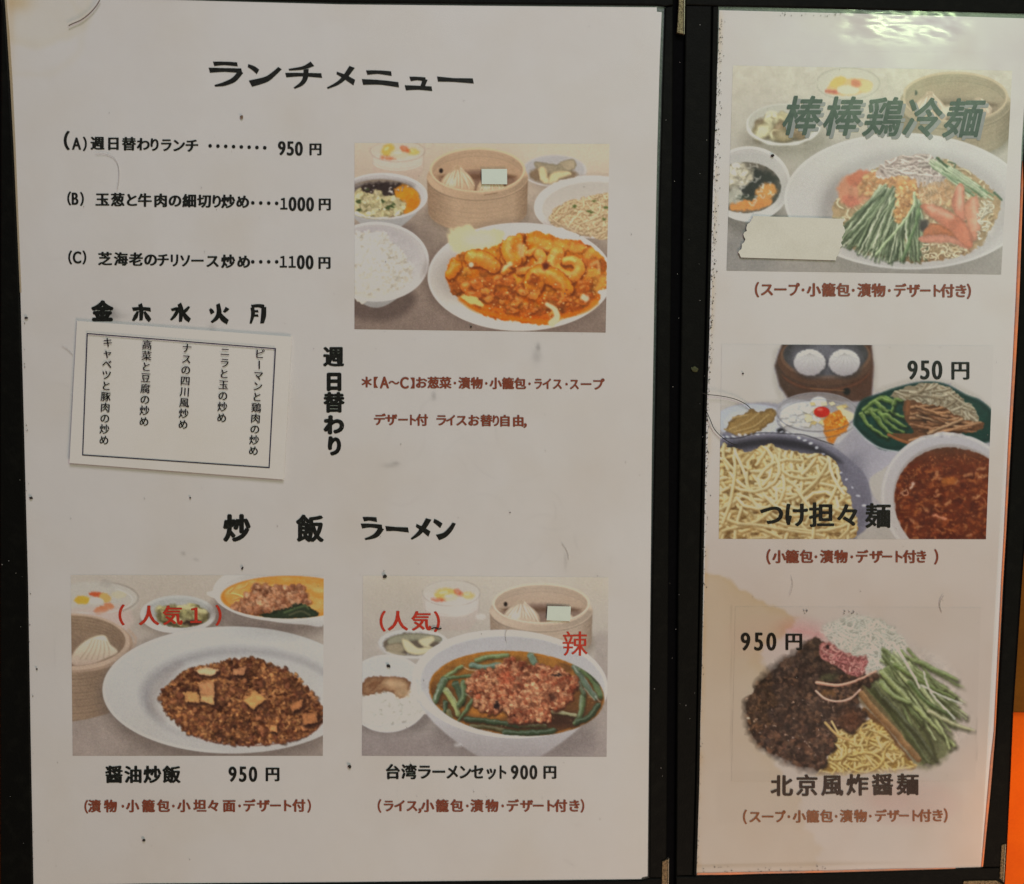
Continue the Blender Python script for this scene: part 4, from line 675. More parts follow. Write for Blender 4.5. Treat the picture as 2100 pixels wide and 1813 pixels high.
# ---------------------------------------------------------------- materials
def mat(name, col=(.8, .8, .8), rough=.5, spec=.5, metal=0.0, noise=None, bump=None, attr=False, alpha=False, cvar=None):
    m = bpy.data.materials.new(name); m.use_nodes = True; nt = m.node_tree; N = nt.nodes; L = nt.links; b = N['Principled BSDF']
    b.inputs['Base Color'].default_value = (*col, 1); b.inputs['Roughness'].default_value = rough; b.inputs['Metallic'].default_value = metal; b.inputs['Specular IOR Level'].default_value = spec
    tc = N.new('ShaderNodeTexCoord')
    def noi(sc, det=4, ro=.6):
        n = N.new('ShaderNodeTexNoise'); n.inputs['Scale'].default_value = sc; n.inputs['Detail'].default_value = det; n.inputs['Roughness'].default_value = ro; L.new(tc.outputs['Object'], n.inputs['Vector']); return n
    src = None
    if attr:
        a = N.new('ShaderNodeAttribute'); a.attribute_name = 'ink'; src = a.outputs['Color']
        if alpha: L.new(a.outputs['Alpha'], b.inputs['Alpha'])
    if cvar:                                               # (scale, second colour, contrast low, high[, detail])
        n = noi(cvar[0], cvar[4] if len(cvar) > 4 else 4); r = N.new('ShaderNodeMapRange'); r.inputs[1].default_value = cvar[2]; r.inputs[2].default_value = cvar[3]; L.new(n.outputs[0], r.inputs[0])
        x = N.new('ShaderNodeMix'); x.data_type = 'RGBA'; L.new(r.outputs[0], x.inputs[0]); x.inputs[6].default_value = (*col, 1); x.inputs[7].default_value = (*cvar[1], 1)
        if src: L.new(src, x.inputs[6])
        src = x.outputs[2]
    if noise:                                              # (scale, amount): fine multiplicative grain
        n = noi(noise[0], 2, .7); r = N.new('ShaderNodeMapRange'); r.inputs[1].default_value = .25; r.inputs[2].default_value = .75; r.inputs[3].default_value = 1-noise[1]; r.inputs[4].default_value = 1+noise[1]; L.new(n.outputs[0], r.inputs[0])
        x = N.new('ShaderNodeVectorMath'); x.operation = 'SCALE'; L.new(r.outputs[0], x.inputs['Scale'])
        if src: L.new(src, x.inputs[0])
        else: x.inputs[0].default_value = col
        src = x.outputs[0]
    if src: L.new(src, b.inputs['Base Color'])
    if bump:                                               # list of (scale, strength, distance)
        prev = None
        for sc, st, di in bump:
            n = noi(sc, 5); bn = N.new('ShaderNodeBump'); bn.inputs['Strength'].default_value = st; bn.inputs['Distance'].default_value = di; L.new(n.outputs[0], bn.inputs['Height'])
            if prev: L.new(prev.outputs[0], bn.inputs['Normal'])
            prev = bn
        L.new(prev.outputs[0], b.inputs['Normal'])
    return m
PAPER = (.80, .785, .785)
m_paper = mat('printer_paper', PAPER, .75, .25, noise=(2600, .05), cvar=(14, (.77, .74, .725), .45, .75), bump=[(30, .25, .0004), (9, .5, .0022)])
m_paper2 = mat('aged_paper_edge', (.46, .38, .26), .8, .2, noise=(1500, .1))
m_print = mat('inkjet_print', rough=.6, spec=.25, attr=True)
m_ink = mat('black_ink', (.008, .009, .007), .6, .15, cvar=(900, (.026, .028, .023), .5, .7))
m_ink2 = mat('faded_black_ink', (.045, .030, .024), .6, .2, cvar=(700, (.07, .05, .04), .5, .7))
m_brown = mat('red_brown_ink', (.26, .060, .030), .6, .2, cvar=(800, (.36, .11, .065), .5, .72))
m_brown2 = mat('faded_brown_ink', (.34, .125, .05), .6, .2, cvar=(700, (.42, .18, .09), .5, .72))
m_red = mat('red_ink', (.62, .045, .022), .6, .2, cvar=(800, (.68, .09, .05), .5, .7))
m_green = mat('dark_green_ink', (.045, .082, .072), .6, .2, cvar=(500, (.075, .125, .10), .45, .7))
m_greyink = mat('grey_drop_shadow_ink', (.34, .36, .37), .6, .2, noise=(800, .08))
m_navy = mat('navy_ink_line', (.03, .03, .06), .6, .2, noise=(800, .1))
m_slip = mat('slip_paper', (.82, .80, .755), .7, .25, noise=(2600, .04), cvar=(20, (.78, .75, .68), .5, .8), bump=[(40, .2, .0004)])
m_tape = mat('masking_tape', (.80, .795, .69), .65, .3, noise=(1500, .05), cvar=(60, (.72, .71, .60), .45, .8), bump=[(500, .35, .0002), (60, .3, .0005)])
m_sticker = mat('correction_sticker', (.78, .88, .78), .5, .35, noise=(1500, .03), cvar=(90, (.70, .80, .70), .55, .8))
m_leather = mat('black_leatherette', (.0036, .0037, .0028), .6, .10, cvar=(180, (.0075, .0075, .0055), .5, .8), bump=[(1500, .6, .00025), (260, .4, .0004)])
m_leather2 = mat('black_cover_groove', (.002, .002, .0025), .8, .05, noise=(600, .3))
m_brass = mat('tarnished_brass', (.20, .155, .085), .42, .5, metal=.75, cvar=(1600, (.05, .038, .02), .45, .62, 3), bump=[(1700, .6, .0002)])
m_brass2 = mat('worn_brass_edge', (.42, .38, .28), .4, .5, metal=.7, noise=(900, .2))
m_welt = mat('sleeve_welt_plastic', (.050, .068, .062), .32, .6, cvar=(700, (.10, .13, .11), .5, .75), bump=[(900, .5, .0003)])
m_fringe = mat('sleeve_edge_painted_glow', (.95, .30, .12), .45, .4, cvar=(45, (.60, .27, .17), .42, .62), noise=(700, .1))  # warm light catching the sleeve edge, put into the orange colour
m_hair = mat('dark_hair', (.012, .009, .008), .5, .4, noise=(500, .2))
m_hair2 = mat('brown_hair', (.20, .155, .13), .5, .4, noise=(500, .2))
m_hair3 = mat('pale_scratch', (.54, .51, .47), .6, .3, noise=(500, .2))
m_crumb = mat('dark_crumb', (.045, .040, .034), .8, .2, noise=(3000, .4), bump=[(3000, .6, .0003)])
m_crumb2 = mat('brown_crumb', (.22, .15, .10), .8, .2, noise=(3000, .4), bump=[(3000, .6, .0003)])
m_dust = mat('grey_dust', (.24, .225, .21), .9, .1, noise=(2000, .3))
m_lint = mat('olive_lint', (.085, .09, .045), .9, .1, noise=(2500, .6), bump=[(2500, .7, .0004)])
m_table = mat('orange_tabletop', (.92, .150, .004), .55, .08, cvar=(16, (.80, .105, .004), .42, .66), noise=(900, .05), bump=[(400, .15, .0004)])
m_table_shade = mat('table_shade_brown', (.20, .072, .008), .6, .05, cvar=(30, (.13, .045, .008), .4, .7), noise=(900, .08))
# the clear plastic sleeve: mostly see-through, scuffed, with a sharp lobe where it is still glossy
def film(name, rough, amt, sharp, bump, att=False):
    m = bpy.data.materials.new(name); m.use_nodes = True; nt = m.node_tree; N = nt.nodes; L = nt.links; N.clear()
    out = N.new('ShaderNodeOutputMaterial'); tr = N.new('ShaderNodeBsdfTransparent'); tr.inputs[0].default_value = (.985, .985, .975, 1)
    g1 = N.new('ShaderNodeBsdfGlossy'); g1.inputs['Roughness'].default_value = rough; g2 = N.new('ShaderNodeBsdfGlossy'); g2.inputs['Roughness'].default_value = .11
    tc = N.new('ShaderNodeTexCoord'); n = N.new('ShaderNodeTexNoise'); n.inputs['Scale'].default_value = bump[0]; n.inputs['Detail'].default_value = 3; L.new(tc.outputs['Object'], n.inputs[0])
    b = N.new('ShaderNodeBump'); b.inputs['Strength'].default_value = bump[1]; b.inputs['Distance'].default_value = bump[2]; L.new(n.outputs[0], b.inputs['Height']); L.new(b.outputs[0], g1.inputs['Normal']); L.new(b.outputs[0], g2.inputs['Normal'])
    fr = N.new('ShaderNodeFresnel'); fr.inputs[0].default_value = 1.45
    n2 = N.new('ShaderNodeTexNoise'); n2.inputs['Scale'].default_value = 55; n2.inputs['Detail'].default_value = 6; L.new(tc.outputs['Object'], n2.inputs[0])
    r2 = N.new('ShaderNodeMapRange'); r2.inputs[1].default_value = .35; r2.inputs[2].default_value = .65; r2.inputs[3].default_value = .7; r2.inputs[4].default_value = 1.3; L.new(n2.outputs[0], r2.inputs[0])
    ml = N.new('ShaderNodeMath'); ml.operation = 'MULTIPLY'; ml.inputs[1].default_value = amt; L.new(fr.outputs[0], ml.inputs[0]); ge = N.new('ShaderNodeNewGeometry'); bf = N.new('ShaderNodeMath'); bf.operation = 'SUBTRACT'; bf.inputs[0].default_value = 1; L.new(ge.outputs['Backfacing'], bf.inputs[1]); bm_ = N.new('ShaderNodeMath'); bm_.operation = 'MULTIPLY'; L.new(r2.outputs[0], bm_.inputs[0]); L.new(bf.outputs[0], bm_.inputs[1]);  m3 = N.new('ShaderNodeMath'); m3.operation = 'MULTIPLY'; L.new(ml.outputs[0], m3.inputs[0]); L.new(bm_.outputs[0], m3.inputs[1])
    mg = N.new('ShaderNodeMixShader'); mg.inputs[0].default_value = sharp
    if att: aa = N.new('ShaderNodeAttribute'); aa.attribute_name = 'ink'; L.new(aa.outputs['Fac'], mg.inputs[0])
    L.new(g1.outputs[0], mg.inputs[1]); L.new(g2.outputs[0], mg.inputs[2])
    mx = N.new('ShaderNodeMixShader'); L.new(m3.outputs[0], mx.inputs[0]); L.new(tr.outputs[0], mx.inputs[1]); L.new(mg.outputs[0], mx.inputs[2]); L.new(mx.outputs[0], out.inputs[0]); return m
m_film = film('clear_sleeve_film', .30, 1.0, .04, (40, .05, .002))
m_film2 = film('glossy_sleeve_top', .30, 1.0, .6, (40, .05, .002), True)
# stain and painted light falloff: a see-through tint laid on the page (multiplies what is under it)
m_stain_light = bpy.data.materials.new('stain_and_light_tint'); m_stain_light.use_nodes = True; N = m_stain_light.node_tree.nodes; N.clear()
o_ = N.new('ShaderNodeOutputMaterial'); t_ = N.new('ShaderNodeBsdfTransparent'); a_ = N.new('ShaderNodeAttribute'); a_.attribute_name = 'ink'
m_stain_light.node_tree.links.new(a_.outputs['Color'], t_.inputs[0]); m_stain_light.node_tree.links.new(t_.outputs[0], o_.inputs[0])

# ---------------------------------------------------------------- setting: the table
tb = slab('tabletop', [(-1500, -1200), (3600, -1200), (3600, 3000), (-1500, 3000)], -.03, -.0062, m_table, None); tag(tb, kind='structure')
bd = slab('table_shade_patch', [(2066, 200), (2700, 260), (2700, 1466), (2066, 1462)], -.0060, -.0040, m_table_shade, None, bev=.0008)  # dark sheet laid in place of the shade on the orange table
tag(centre(bd), 'dark brown sheet standing for shade on the orange table, right of the menu folder', 'shade patch')

# ---------------------------------------------------------------- the menu folder
LP = [(12, -14), (16, 60), (24, 170), (30, 300), (42, 600), (50, 900), (57, 1200), (62, 1500), (67, 1800), (68, 1817), (300, 1812), (700, 1809), (1000, 1806), (1315, 1803), (1317, 1799), (1328, 1797), (1331, 1500), (1334, 1200), (1337, 900), (1342, 600), (1348, 300), (1353, 120), (1357, 25), (1347, 24), (1347, 15), (1000, 12), (700, 9), (435, 2), (200, -5)]
RP = [(1475, 21), (1473, 100), (1468, 200), (1464, 330), (1459, 500), (1455, 650), (1452, 750), (1449, 850), (1446, 1000), (1443, 1180), (1440, 1350), (1436, 1500), (1431, 1700), (1428, 1794), (1700, 1788), (2012, 1778), (2025, 1700), (2040, 1500), (2050, 1300), (2055, 1180), (2069, 900), (2079, 700), (2087, 560), (2095, 300), (2112, 38), (1800, 29)]
folder = empty('menu_folder', 'open black leatherette menu folder with two windowed leaves and brass corner clips', 'menu folder', (1395, 900))
slab('cover_board', [(-4, -75), (1384, -75), (1362, 1880), (-1, 1880)], -.0060, -.0006, m_leather2, folder, bev=.0004)
slab('cover_board', [(1404, -75), (2190, -75), (2178, 300), (2127, 800), (2098, 1178), (2079, 1460), (2073, 1600), (2066, 1740), (2058, 1880), (1386, 1880)], -.0060, -.0006, m_leather2, folder, bev=.0004)
slab('spine', [(1380, -70), (1408, -70), (1390, 1875), (1360, 1875)], -.0058, -.0009, m_leather2, folder, bev=.0003)
Z0, Z1 = -.0006, .0009
slab('frame_rail', [(-2, -70), (1382, -70), (1381, 10), (1363, 13), (1347, 10), (1000, 7), (700, 4), (435, -3), (200, -10), (2, -18)], Z0, Z1, m_leather, folder, bev=.0005)
slab('frame_rail', [(2, -17), (7, -17), (12, 60), (19, 170), (26, 300), (39, 600), (48, 900), (56, 1200), (61, 1500), (67, 1818), (66, 1822), (0, 1822), (0, 900)], Z0, Z1, m_leather, folder, bev=.0005)
slab('frame_rail', [(0, 1823), (68, 1821), (300, 1816), (700, 1813), (1000, 1810), (1316, 1807), (1330, 1802), (1368, 1802), (1366, 1872), (0, 1872)], Z0, Z1, m_leather, folder, bev=.0005)
slab('frame_rail', [(1364, 15), (1381, 12), (1379, 300), (1376, 600), (1373, 900), (1370, 1300), (1367, 1801), (1331, 1801), (1333, 1500), (1337, 1200), (1345, 800), (1350, 500), (1358, 200)], Z0, Z1, m_leather, folder, bev=.0006)
slab('frame_rail', [(1406, -70), (2186, -70), (2184, 30), (2113, 28), (1900, 22), (1700, 16), (1474, 12), (1406, 10)], Z0, Z1, m_leather, folder, bev=.0005)
slab('frame_rail', [(1406, 11), (1460, 12), (1456, 200), (1452, 400), (1445, 700), (1440, 900), (1434, 1180), (1426, 1600), (1421, 1796), (1386, 1797), (1390, 1200), (1398, 600)], Z0, Z1, m_leather, folder, bev=.0006)
slab('welt_strip', [(1462, 13), (1474, 13), (1470, 200), (1462, 400), (1455, 700), (1448, 900), (1442, 1180), (1435, 1600), (1429, 1796), (1422, 1796), (1428, 1600), (1436, 1180), (1442, 900), (1448, 700), (1455, 400), (1459, 200)], Z0, .0007, m_leather, folder, bev=.0004)
slab('frame_rail', [(1386, 1798), (1429, 1798), (1700, 1791), (2014, 1781), (2062, 1780), (2056, 1872), (1387, 1872)], Z0, Z1, m_leather, folder, bev=.0005)
slab('frame_rail', [(2116, 29), (2184, 31), (2174, 300), (2123, 800), (2095, 1178), (2076, 1460), (2070, 1600), (2063, 1779), (2016, 1779), (2024, 1700), (2034, 1600), (2044, 1500), (2056, 1300), (2062, 1180), (2078, 900), (2088, 700), (2098, 400)], Z0, Z1, m_leather, folder, bev=.0006)
# brass corner clips
def clip(pts, edge, lab):
    o = slab('corner_clip', pts, .0001, .0014, m_brass, folder, bev=.0002); o['label'] = lab; o['_w'] = tuple(folder.location)
    e = slab('clip_edge', edge, .0002, .00155, m_brass2, folder, bev=.0001); e.parent = o
clip([(1394, -40), (1403, -40), (1402, 70), (1388, 67), (1391, 20)], [(1403.3, -40), (1405.5, -40), (1404, 70), (1402.3, 70)], 'tarnished brass clip at the top of the spine')
clip([(1358, 1767), (1370, 1762), (1369, 1850), (1356, 1850)], [(1370.3, 1762), (1372, 1761), (1371, 1850), (1369.3, 1850)], 'tarnished brass clip at the bottom of the spine')
clip([(2054, 1734), (2061, 1732), (2057, 1808), (2050, 1801)], [(2061.3, 1732), (2063.2, 1732), (2059, 1810), (2057.3, 1808)], 'dull brass clip on the outer lower right edge')
clip([(1976, 1807), (2044, 1806), (2056, 1813), (2056, 1850), (1970, 1850)], [(2056.5, 1814), (2058.5, 1815), (2058, 1850), (2056.5, 1850)], 'dull brass clip under the lower right corner')
# sleeves: margins of plastic, then the clear films
slab('sleeve_margin', [(2, -16), (435, -7), (700, 2), (1000, 5), (1347, 8), (1364, 12), (1357, 200), (1349, 500), (1344, 800), (1339, 1200), (1335, 1500), (1333, 1803), (1000, 1812), (66, 1821), (50, 1200), (38, 600), (5, 60)], -.00055, -.00025, m_welt, folder)
slab('sleeve_margin', [(1472, 12), (1700, 16), (1900, 22), (2114, 28), (2097, 400), (2087, 700), (2077, 900), (2061, 1180), (2055, 1300), (2043, 1500), (2023, 1700), (2015, 1780), (1700, 1791), (1427, 1797), (1441, 1180), (1454, 700), (1461, 400)], -.00055, -.00025, m_welt, folder)
fr = slab('sleeve_edge', [(2098, 330), (2100, 420), (2091, 620), (2083, 760), (2074, 900), (2064, 1090), (2058, 1185), (2052, 1300), (2042, 1500), (2034, 1600), (2023, 1778), (2013, 1778), (2025, 1640), (2032, 1560), (2039, 1500), (2049, 1300), (2054.5, 1185), (2060, 1090), (2069, 900), (2077, 760), (2084, 620), (2090, 480), (2095, 380)], -.0002, .00055, m_fringe, folder, bev=.0003, sub=30); fr['label'] = 'edge of the plastic sleeve with orange light painted on'
fr2 = slab('sleeve_edge', [(1429, 1794.5), (1500, 1794), (1560, 1792), (1700, 1789.5), (1850, 1786), (1960, 1782), (1960, 1780.5), (1850, 1782), (1700, 1786), (1560, 1788.5), (1500, 1790), (1430, 1791)], -.0002, .0004, m_fringe, folder, bev=.0001); fr2['label'] = 'lower edge of the plastic sleeve with orange light painted on'
def wav_r(X, Y):
    t = np.clip((105-Y)/90, 0, 1)*np.clip((X-1700)/60, 0, 1)*np.clip((2010-X)/60, 0, 1)
    return .00035*np.clip((70-Y)/60, 0, 1)*0+t*(.00012*np.sin(X/17+2.2*np.sin(Y/23))*np.cos(Y/13+X/60)+.00030*(fbm(X/60, Y/26, 5)-.5)*2)
def fbm_(X, Y): return fbm(X, Y, 3)
# sleeve films
f1 = grid('clear_sleeve', [(2, -14), (1362, 13), (1333, 1803), (66, 1820)], 60, 60, .00040, m_film, folder, fz=lambda X, Y: .00012*(fbm(X/160, Y/160, 3)-.5)+.0006*np.clip((X-1318)/40, 0, 1)**2*-1*0)
f2 = grid('clear_sleeve', [(1470, 104), (2108, 108), (2016, 1780), (1428, 1796)], 50, 80, .00040, m_film, folder, fz=lambda X, Y: .00012*(fbm(X/160, Y/160, 7)-.5))
f3 = grid('sleeve_top', [(1473, 13), (2114, 28), (2108, 107.6), (1470, 103.6)], 260, 46, .00040, m_film2, folder, fz=wav_r, fcol=lambda X, Y: np.stack([.04+.5*np.clip((98-Y)/40, 0, 1)*np.clip((X-1715)/40, 0, 1)*np.clip((2000-X)/50, 0, 1)]*3+[np.ones(X.shape)], -1)); f3['label'] = 'rippled glossy top of the right plastic sleeve'

# ---------------------------------------------------------------- lettering
GC = {}
def glyph(ch):
    if ch not in GC:
        cu = bpy.data.curves.new('g', 'FONT'); cu.body = ch; cu.resolution_u = 4; o = bpy.data.objects.new('g', cu); COL.objects.link(o)
        me = bpy.data.meshes.new_from_object(o.evaluated_get(bpy.context.evaluated_depsgraph_get()))
        V = np.zeros(len(me.vertices)*3); me.vertices.foreach_get('co', V); V = V.reshape(-1, 3)[:, :2]
        Fc = [tuple(p.vertices) for p in me.polygons]
        bpy.data.objects.remove(o); bpy.data.curves.remove(cu); bpy.data.meshes.remove(me); GC[ch] = (V, Fc)
    return GC[ch]
NARROW = '()（）0123456789A-C'
class Ink:
    def __init__(s): s.V = []; s.F = []; s.n = 0; s.k = 0
    def ch(s, c, x, y, h, w=None, rot=0, bold=.03, by=0.0, shear=0, z=0.0, n=3, off=(0, 0)):
        if c in ' 　': return
        V, Fc = glyph(c); w = h if w is None else w
        if c in '()（）0123456789ABC【】,，.～＊':
            x0, x1 = V[:, 0].min(), V[:, 0].max(); y0, y1 = V[:, 1].min(), V[:, 1].max()
            if c in '0123456789ABC': U = np.stack([(V[:, 0]-(x0+x1)/2)/.70*(.78 if c != '1' else .62), (V[:, 1]-(y0+y1)/2)/(y1-y0)], 1)*np.array((1.0, 1.0))
            elif c in '()（）【】': U = np.stack([(V[:, 0]-(x0+x1)/2), (V[:, 1]-(y0+y1)/2)], 1)
            elif c in ',，.': U = np.stack([(V[:, 0]-(x0+x1)/2), V[:, 1]-.1], 1)
            else: U = np.stack([V[:, 0]-(x0+x1)/2, V[:, 1]-(y0+y1)/2], 1)
        else: U = V-np.array((.5, .36))
        if rot == 90: U = np.stack([U[:, 1], -U[:, 0]], 1); r = 0
        else: r = math.radians(rot)
        ds = [(0, 0)]
        if n == 2: ds = [(-bold, 0), (bold, 0)]
        if n == 3: ds = [(-bold, 0), (bold, by), (0, -by)]
        if n >= 6: ds = [(bold*math.cos(t), bold*math.sin(t)*(by/bold if by else 1)) for t in np.linspace(0, 2*math.pi, n, endpoint=False)]
        for dx, dy in ds:
            a = (U[:, 0]+dx)*w; b = (U[:, 1]+dy)*h; a = a+b*shear
            X = x+off[0]+a*math.cos(r)+b*math.sin(r); Y = y+off[1]-b*math.cos(r)+a*math.sin(r); s.add(X, Y, Fc, z)
    def add(s, X, Y, Fc, z=0.0):
        s.k += 1; s.V.append(at(X, Y, s.z+z+4e-6*(s.k % 7))); s.F += [tuple(i+s.n for i in f) for f in Fc]; s.n += len(X)
    def dot(s, x, y, r):
        t = np.linspace(0, 2*math.pi, 12, endpoint=False); s.add(x+r*np.cos(t), y-r*np.sin(t), [tuple(range(12))])
    def stroke(s, pts, cut=0.5):
        """brush stroke: (x, y, width) points"""
        P = np.array(pts, float); xy = curve([tuple(p[:2]) for p in P], 6) if len(P) > 2 else np.linspace(P[0, :2], P[-1, :2], 7)
        wd = np.interp(np.linspace(0, len(P)-1, len(xy)), range(len(P)), P[:, 2])*.58; d = np.gradient(xy, axis=0); d /= np.linalg.norm(d, axis=1)[:, None]; nn = np.stack([-d[:, 1], d[:, 0]], 1)
        A = xy+nn*wd[:, None]; B = xy-nn*wd[:, None]; A[0] += d[0]*wd[0]*cut; B[-1] -= d[-1]*wd[-1]*cut; m = len(xy)
        s.add(np.concatenate([A[:, 0], B[:, 0]]), np.concatenate([A[:, 1], B[:, 1]]), [(i, i+1, m+i+1, m+i) for i in range(m-1)])
    def build(s, name, m, parent): return link(name, np.concatenate(s.V), s.F, m, parent)
def text(parent, name, segs, m, z=.00018, **kw):
    """segs: (characters, x0, y0, x1, y1, size[, width factor]) first and last character centres; or explicit x list"""
    k = Ink(); k.z = z
    for sg in segs:
        st, a, y0, b, y1, h = sg[:6]; wf = sg[6] if len(sg) > 6 else None; o = dict(kw); o.update(sg[7] if len(sg) > 7 else {})
        if isinstance(a, (list, tuple)): xs = list(a); ys = list(np.linspace(y0, y1, len(st)))
        else:
            t = np.linspace(0, 1, len(st)) if len(st) > 1 else [0]; xs = [a+(b-a)*q for q in t]; ys = [y0+(y1-y0)*q for q in t]
        for i_, (c, x, y) in enumerate(zip(st, xs, ys)):
            if len(st) > 1 and abs(xs[1]-xs[0]) > abs(ys[1]-ys[0]) and c > '\u3040' and c < '\u3100' and c != '・':
                gp = [abs(xs[j]-x) for j in (i_-1, i_+1) if 0 <= j < len(xs)]; wf = min(1.0, 1.06*(sum(gp)/len(gp))/h)
            elif not len(sg) > 6: wf = None
            if c == '１' and h < 30: k.ch(c, x, y, 31, 26, **dict(o, bold=.03)); continue
            if c == '･': k.dot(x, y, h*.13)
            elif c == '・': k.dot(x, y, h*.105)
            elif c == '|': o2 = dict(o); o2['rot'] = 90; k.ch('ー', x, y, h, h*(wf or 1), **o2)
            else: k.ch(c, x, y, h, h*(wf or 1.0), **o)
    return k.build(name, m, parent)
page = empty('menu_page', 'large white lunch menu sheet with three food pictures, in the left window', 'menu page', (700, 900))
page2 = empty('menu_page', 'tall narrow white menu sheet with three noodle dishes and brown stains, in the right window', 'menu page', (1760, 900))
slab('paper_sheet', LP, -.00024, 0, m_paper, page)
slab('paper_sheet', RP, -.00024, 0, m_paper, page2)
o = slab('backing_sheet', [(6, -13), (13, -13), (15, 20), (19, 60), (26, 170), (32, 300), (44, 600), (30, 600), (20, 250), (12, 90), (12, 45), (9, 40)], -.00025, .00003, m_paper2, page); o['label'] = 'yellowed edge of the sheet behind'
# heading ランチメニュー, brush lettering
k = Ink(); k.z = .00018
for st in ([(437, 131, 8), (460, 130, 6), (488, 132, 7)], [(428, 144, 9), (460, 143.5, 6.5), (497, 145, 8)], [(495, 146, 9), (480, 163, 9), (460, 172, 7), (440, 176, 3)],
           [(508, 134, 5), (520, 140, 8), (530, 148, 9)], [(512, 172, 12), (545, 163, 10), (562, 151, 8), (575, 139, 7)],
           [(592, 143, 3), (622, 139, 6), (642, 130, 10)], [(585, 154, 8), (620, 153, 6), (661, 155, 8)], [(628, 141, 9), (626, 160, 9), (618, 172, 7), (603, 181, 3)],
           [(723, 136, 10), (707, 158, 8), (692, 171, 6), (671, 181, 3)], [(690, 149, 4), (708, 158, 8), (728, 170, 10)],
           [(751, 149, 8), (775, 148, 6), (804, 151, 8)], [(742, 168, 10), (780, 169, 8), (819, 174, 9)],
           [(840, 162, 8), (856, 161, 6), (874, 163, 7)], [(872, 162, 9), (869, 171, 8), (866, 180, 8)], [(830, 180, 9), (858, 180, 7), (887, 182, 8)],
           [(896, 162, 9), (930, 164, 6.5), (972, 166, 9)]): k.stroke(st)
k.build('lettering', m_ink, page)
# heading 炒 飯 ラーメン
k = Ink(); k.z = .00018
k.ch('炒', 486, 1084, 58, 56, bold=.05, by=.035, n=6); k.ch('飯', 636, 1085, 58, 56, bold=.046, by=.03, n=6)
for st in ([(744, 1065, 8), (758, 1064, 6.5), (774, 1066, 8)], [(740, 1079, 9), (760, 1078, 6.5), (785, 1081, 8)], [(783, 1082, 10), (773, 1096, 9), (762, 1102, 6), (748, 1106, 3)],
           [(790, 1084, 9), (812, 1085, 7), (839, 1087, 9)], [(880, 1063, 10), (870, 1080, 9), (858, 1095, 7), (843, 1106, 3)], [(853, 1077, 5), (868, 1086, 8), (882, 1096, 10)],
           [(889, 1067, 6), (897, 1072, 8), (906, 1079, 9)], [(896, 1103, 11), (912, 1097, 9), (924, 1085, 8), (932, 1072, 6)]): k.stroke(st)
k.build('lettering', m_ink, page)
B = dict(bold=.048, by=.02, n=6)
text(page, 'lettering', [('（', 137, 288, 0, 0, 40, .9), ('A', 157, 294.5, 0, 0, 24, .95), ('）', 174, 295, 0, 0, 30, .8), ('週日替わりランチ', [200, 232.5, 264.5, 294, 317, 341, 366.5, 393.5], 294, 0, 299, 29),
     ('････････', 431, 299, 543, 303, 29), ('950', 578, 304, 613, 305, 28, 1.0), ('円', 647, 306, 0, 0, 27)], m_ink, **B)
text(page, 'lettering', [('（', 142, 407, 0, 0, 29, .8), ('B', 154, 407.5, 0, 0, 24, .95), ('）', 168, 408, 0, 0, 29, .8), ('玉葱と牛肉の細切り炒め', [210, 241.5, 270, 297, 329.5, 359, 388.5, 419, 444.5, 468, 498], 409.5, 0, 414, 29),
     ('････', 518.5, 416, 567.5, 417, 29), ('１000', [582, 600, 618, 636], 418, 0, 419, 28, 1.0), ('円', 666, 419, 0, 0, 27)], m_ink, **B)
text(page, 'lettering', [('（', 144, 528, 0, 0, 29, .8), ('C', 158, 528, 0, 0, 24, .95), ('）', 173, 528, 0, 0, 29, .8), ('芝海老のチリソース炒め', [215.5, 248, 279, 309, 334.5, 358, 380, 405, 436, 468, 500], 531, 0, 537, 29),
     ('････', 518.5, 537, 567.5, 537, 29), ('１１00', [581, 599, 617, 635], 537, 0, 538, 28, 1.0), ('円', 665.5, 539, 0, 0, 27)], m_ink, **B)
HB = dict(bold=.07, by=.055, n=8)
text(page, 'lettering', [('金', 210, 639, 0, 0, 43)], m_ink, **HB)
for gl in ((([802, 102, 15], [858, 97, 12], [918, 104, 16]), ([850, 66, 16], [858, 110, 18], [856, 172, 13]), ([838, 112, 8], [824, 145, 17], [806, 173, 9]), ([876, 114, 8], [894, 148, 19], [913, 173, 15])),
           (([1088, 64, 16], [1100, 110, 20], [1095, 180, 12]), ([1038, 106, 10], [1078, 100, 14], [1064, 136, 14], [1036, 168, 8]), ([1150, 84, 8], [1128, 108, 14], [1110, 120, 10]), ([1112, 118, 10], [1130, 150, 20], [1155, 172, 17])),
           (([1274, 98, 9], [1284, 112, 16], [1292, 128, 17]), ([1382, 92, 18], [1372, 106, 14], [1358, 120, 9]), ([1323, 66, 15], [1330, 120, 20], [1314, 155, 16], [1282, 182, 8]), ([1330, 122, 12], [1354, 158, 22], [1386, 182, 19])),
           (([1531, 86, 15], [1536, 130, 16], [1521, 190, 8]), ([1524, 84, 12], [1570, 80, 13], [1608, 88, 18]), ([1602, 86, 19], [1600, 140, 21], [1590, 190, 14]), ([1540, 114, 8], [1570, 113, 10]), ([1540, 140, 8], [1570, 139, 10]))):
    k = Ink(); k.z = .00018
    for st in gl: k.stroke([(x/2.96, 600+y/2.96, w_/2.96*1.32) for x, y, w_ in st])
    k.build('lettering', m_ink, page)
text(page, 'lettering', [('週', 684, 732, 0, 0, 43, None, dict(bold=.045, by=.03)), ('日', 685, 783, 0, 0, 40, .95), ('替', 685, 826, 0, 0, 43, None, dict(bold=.05, by=.035)), ('わ', 685, 872, 0, 0, 42), ('り', 686, 915, 0, 0, 42, .9)], m_ink, **HB)
RB = dict(bold=.048, by=.024, n=6)
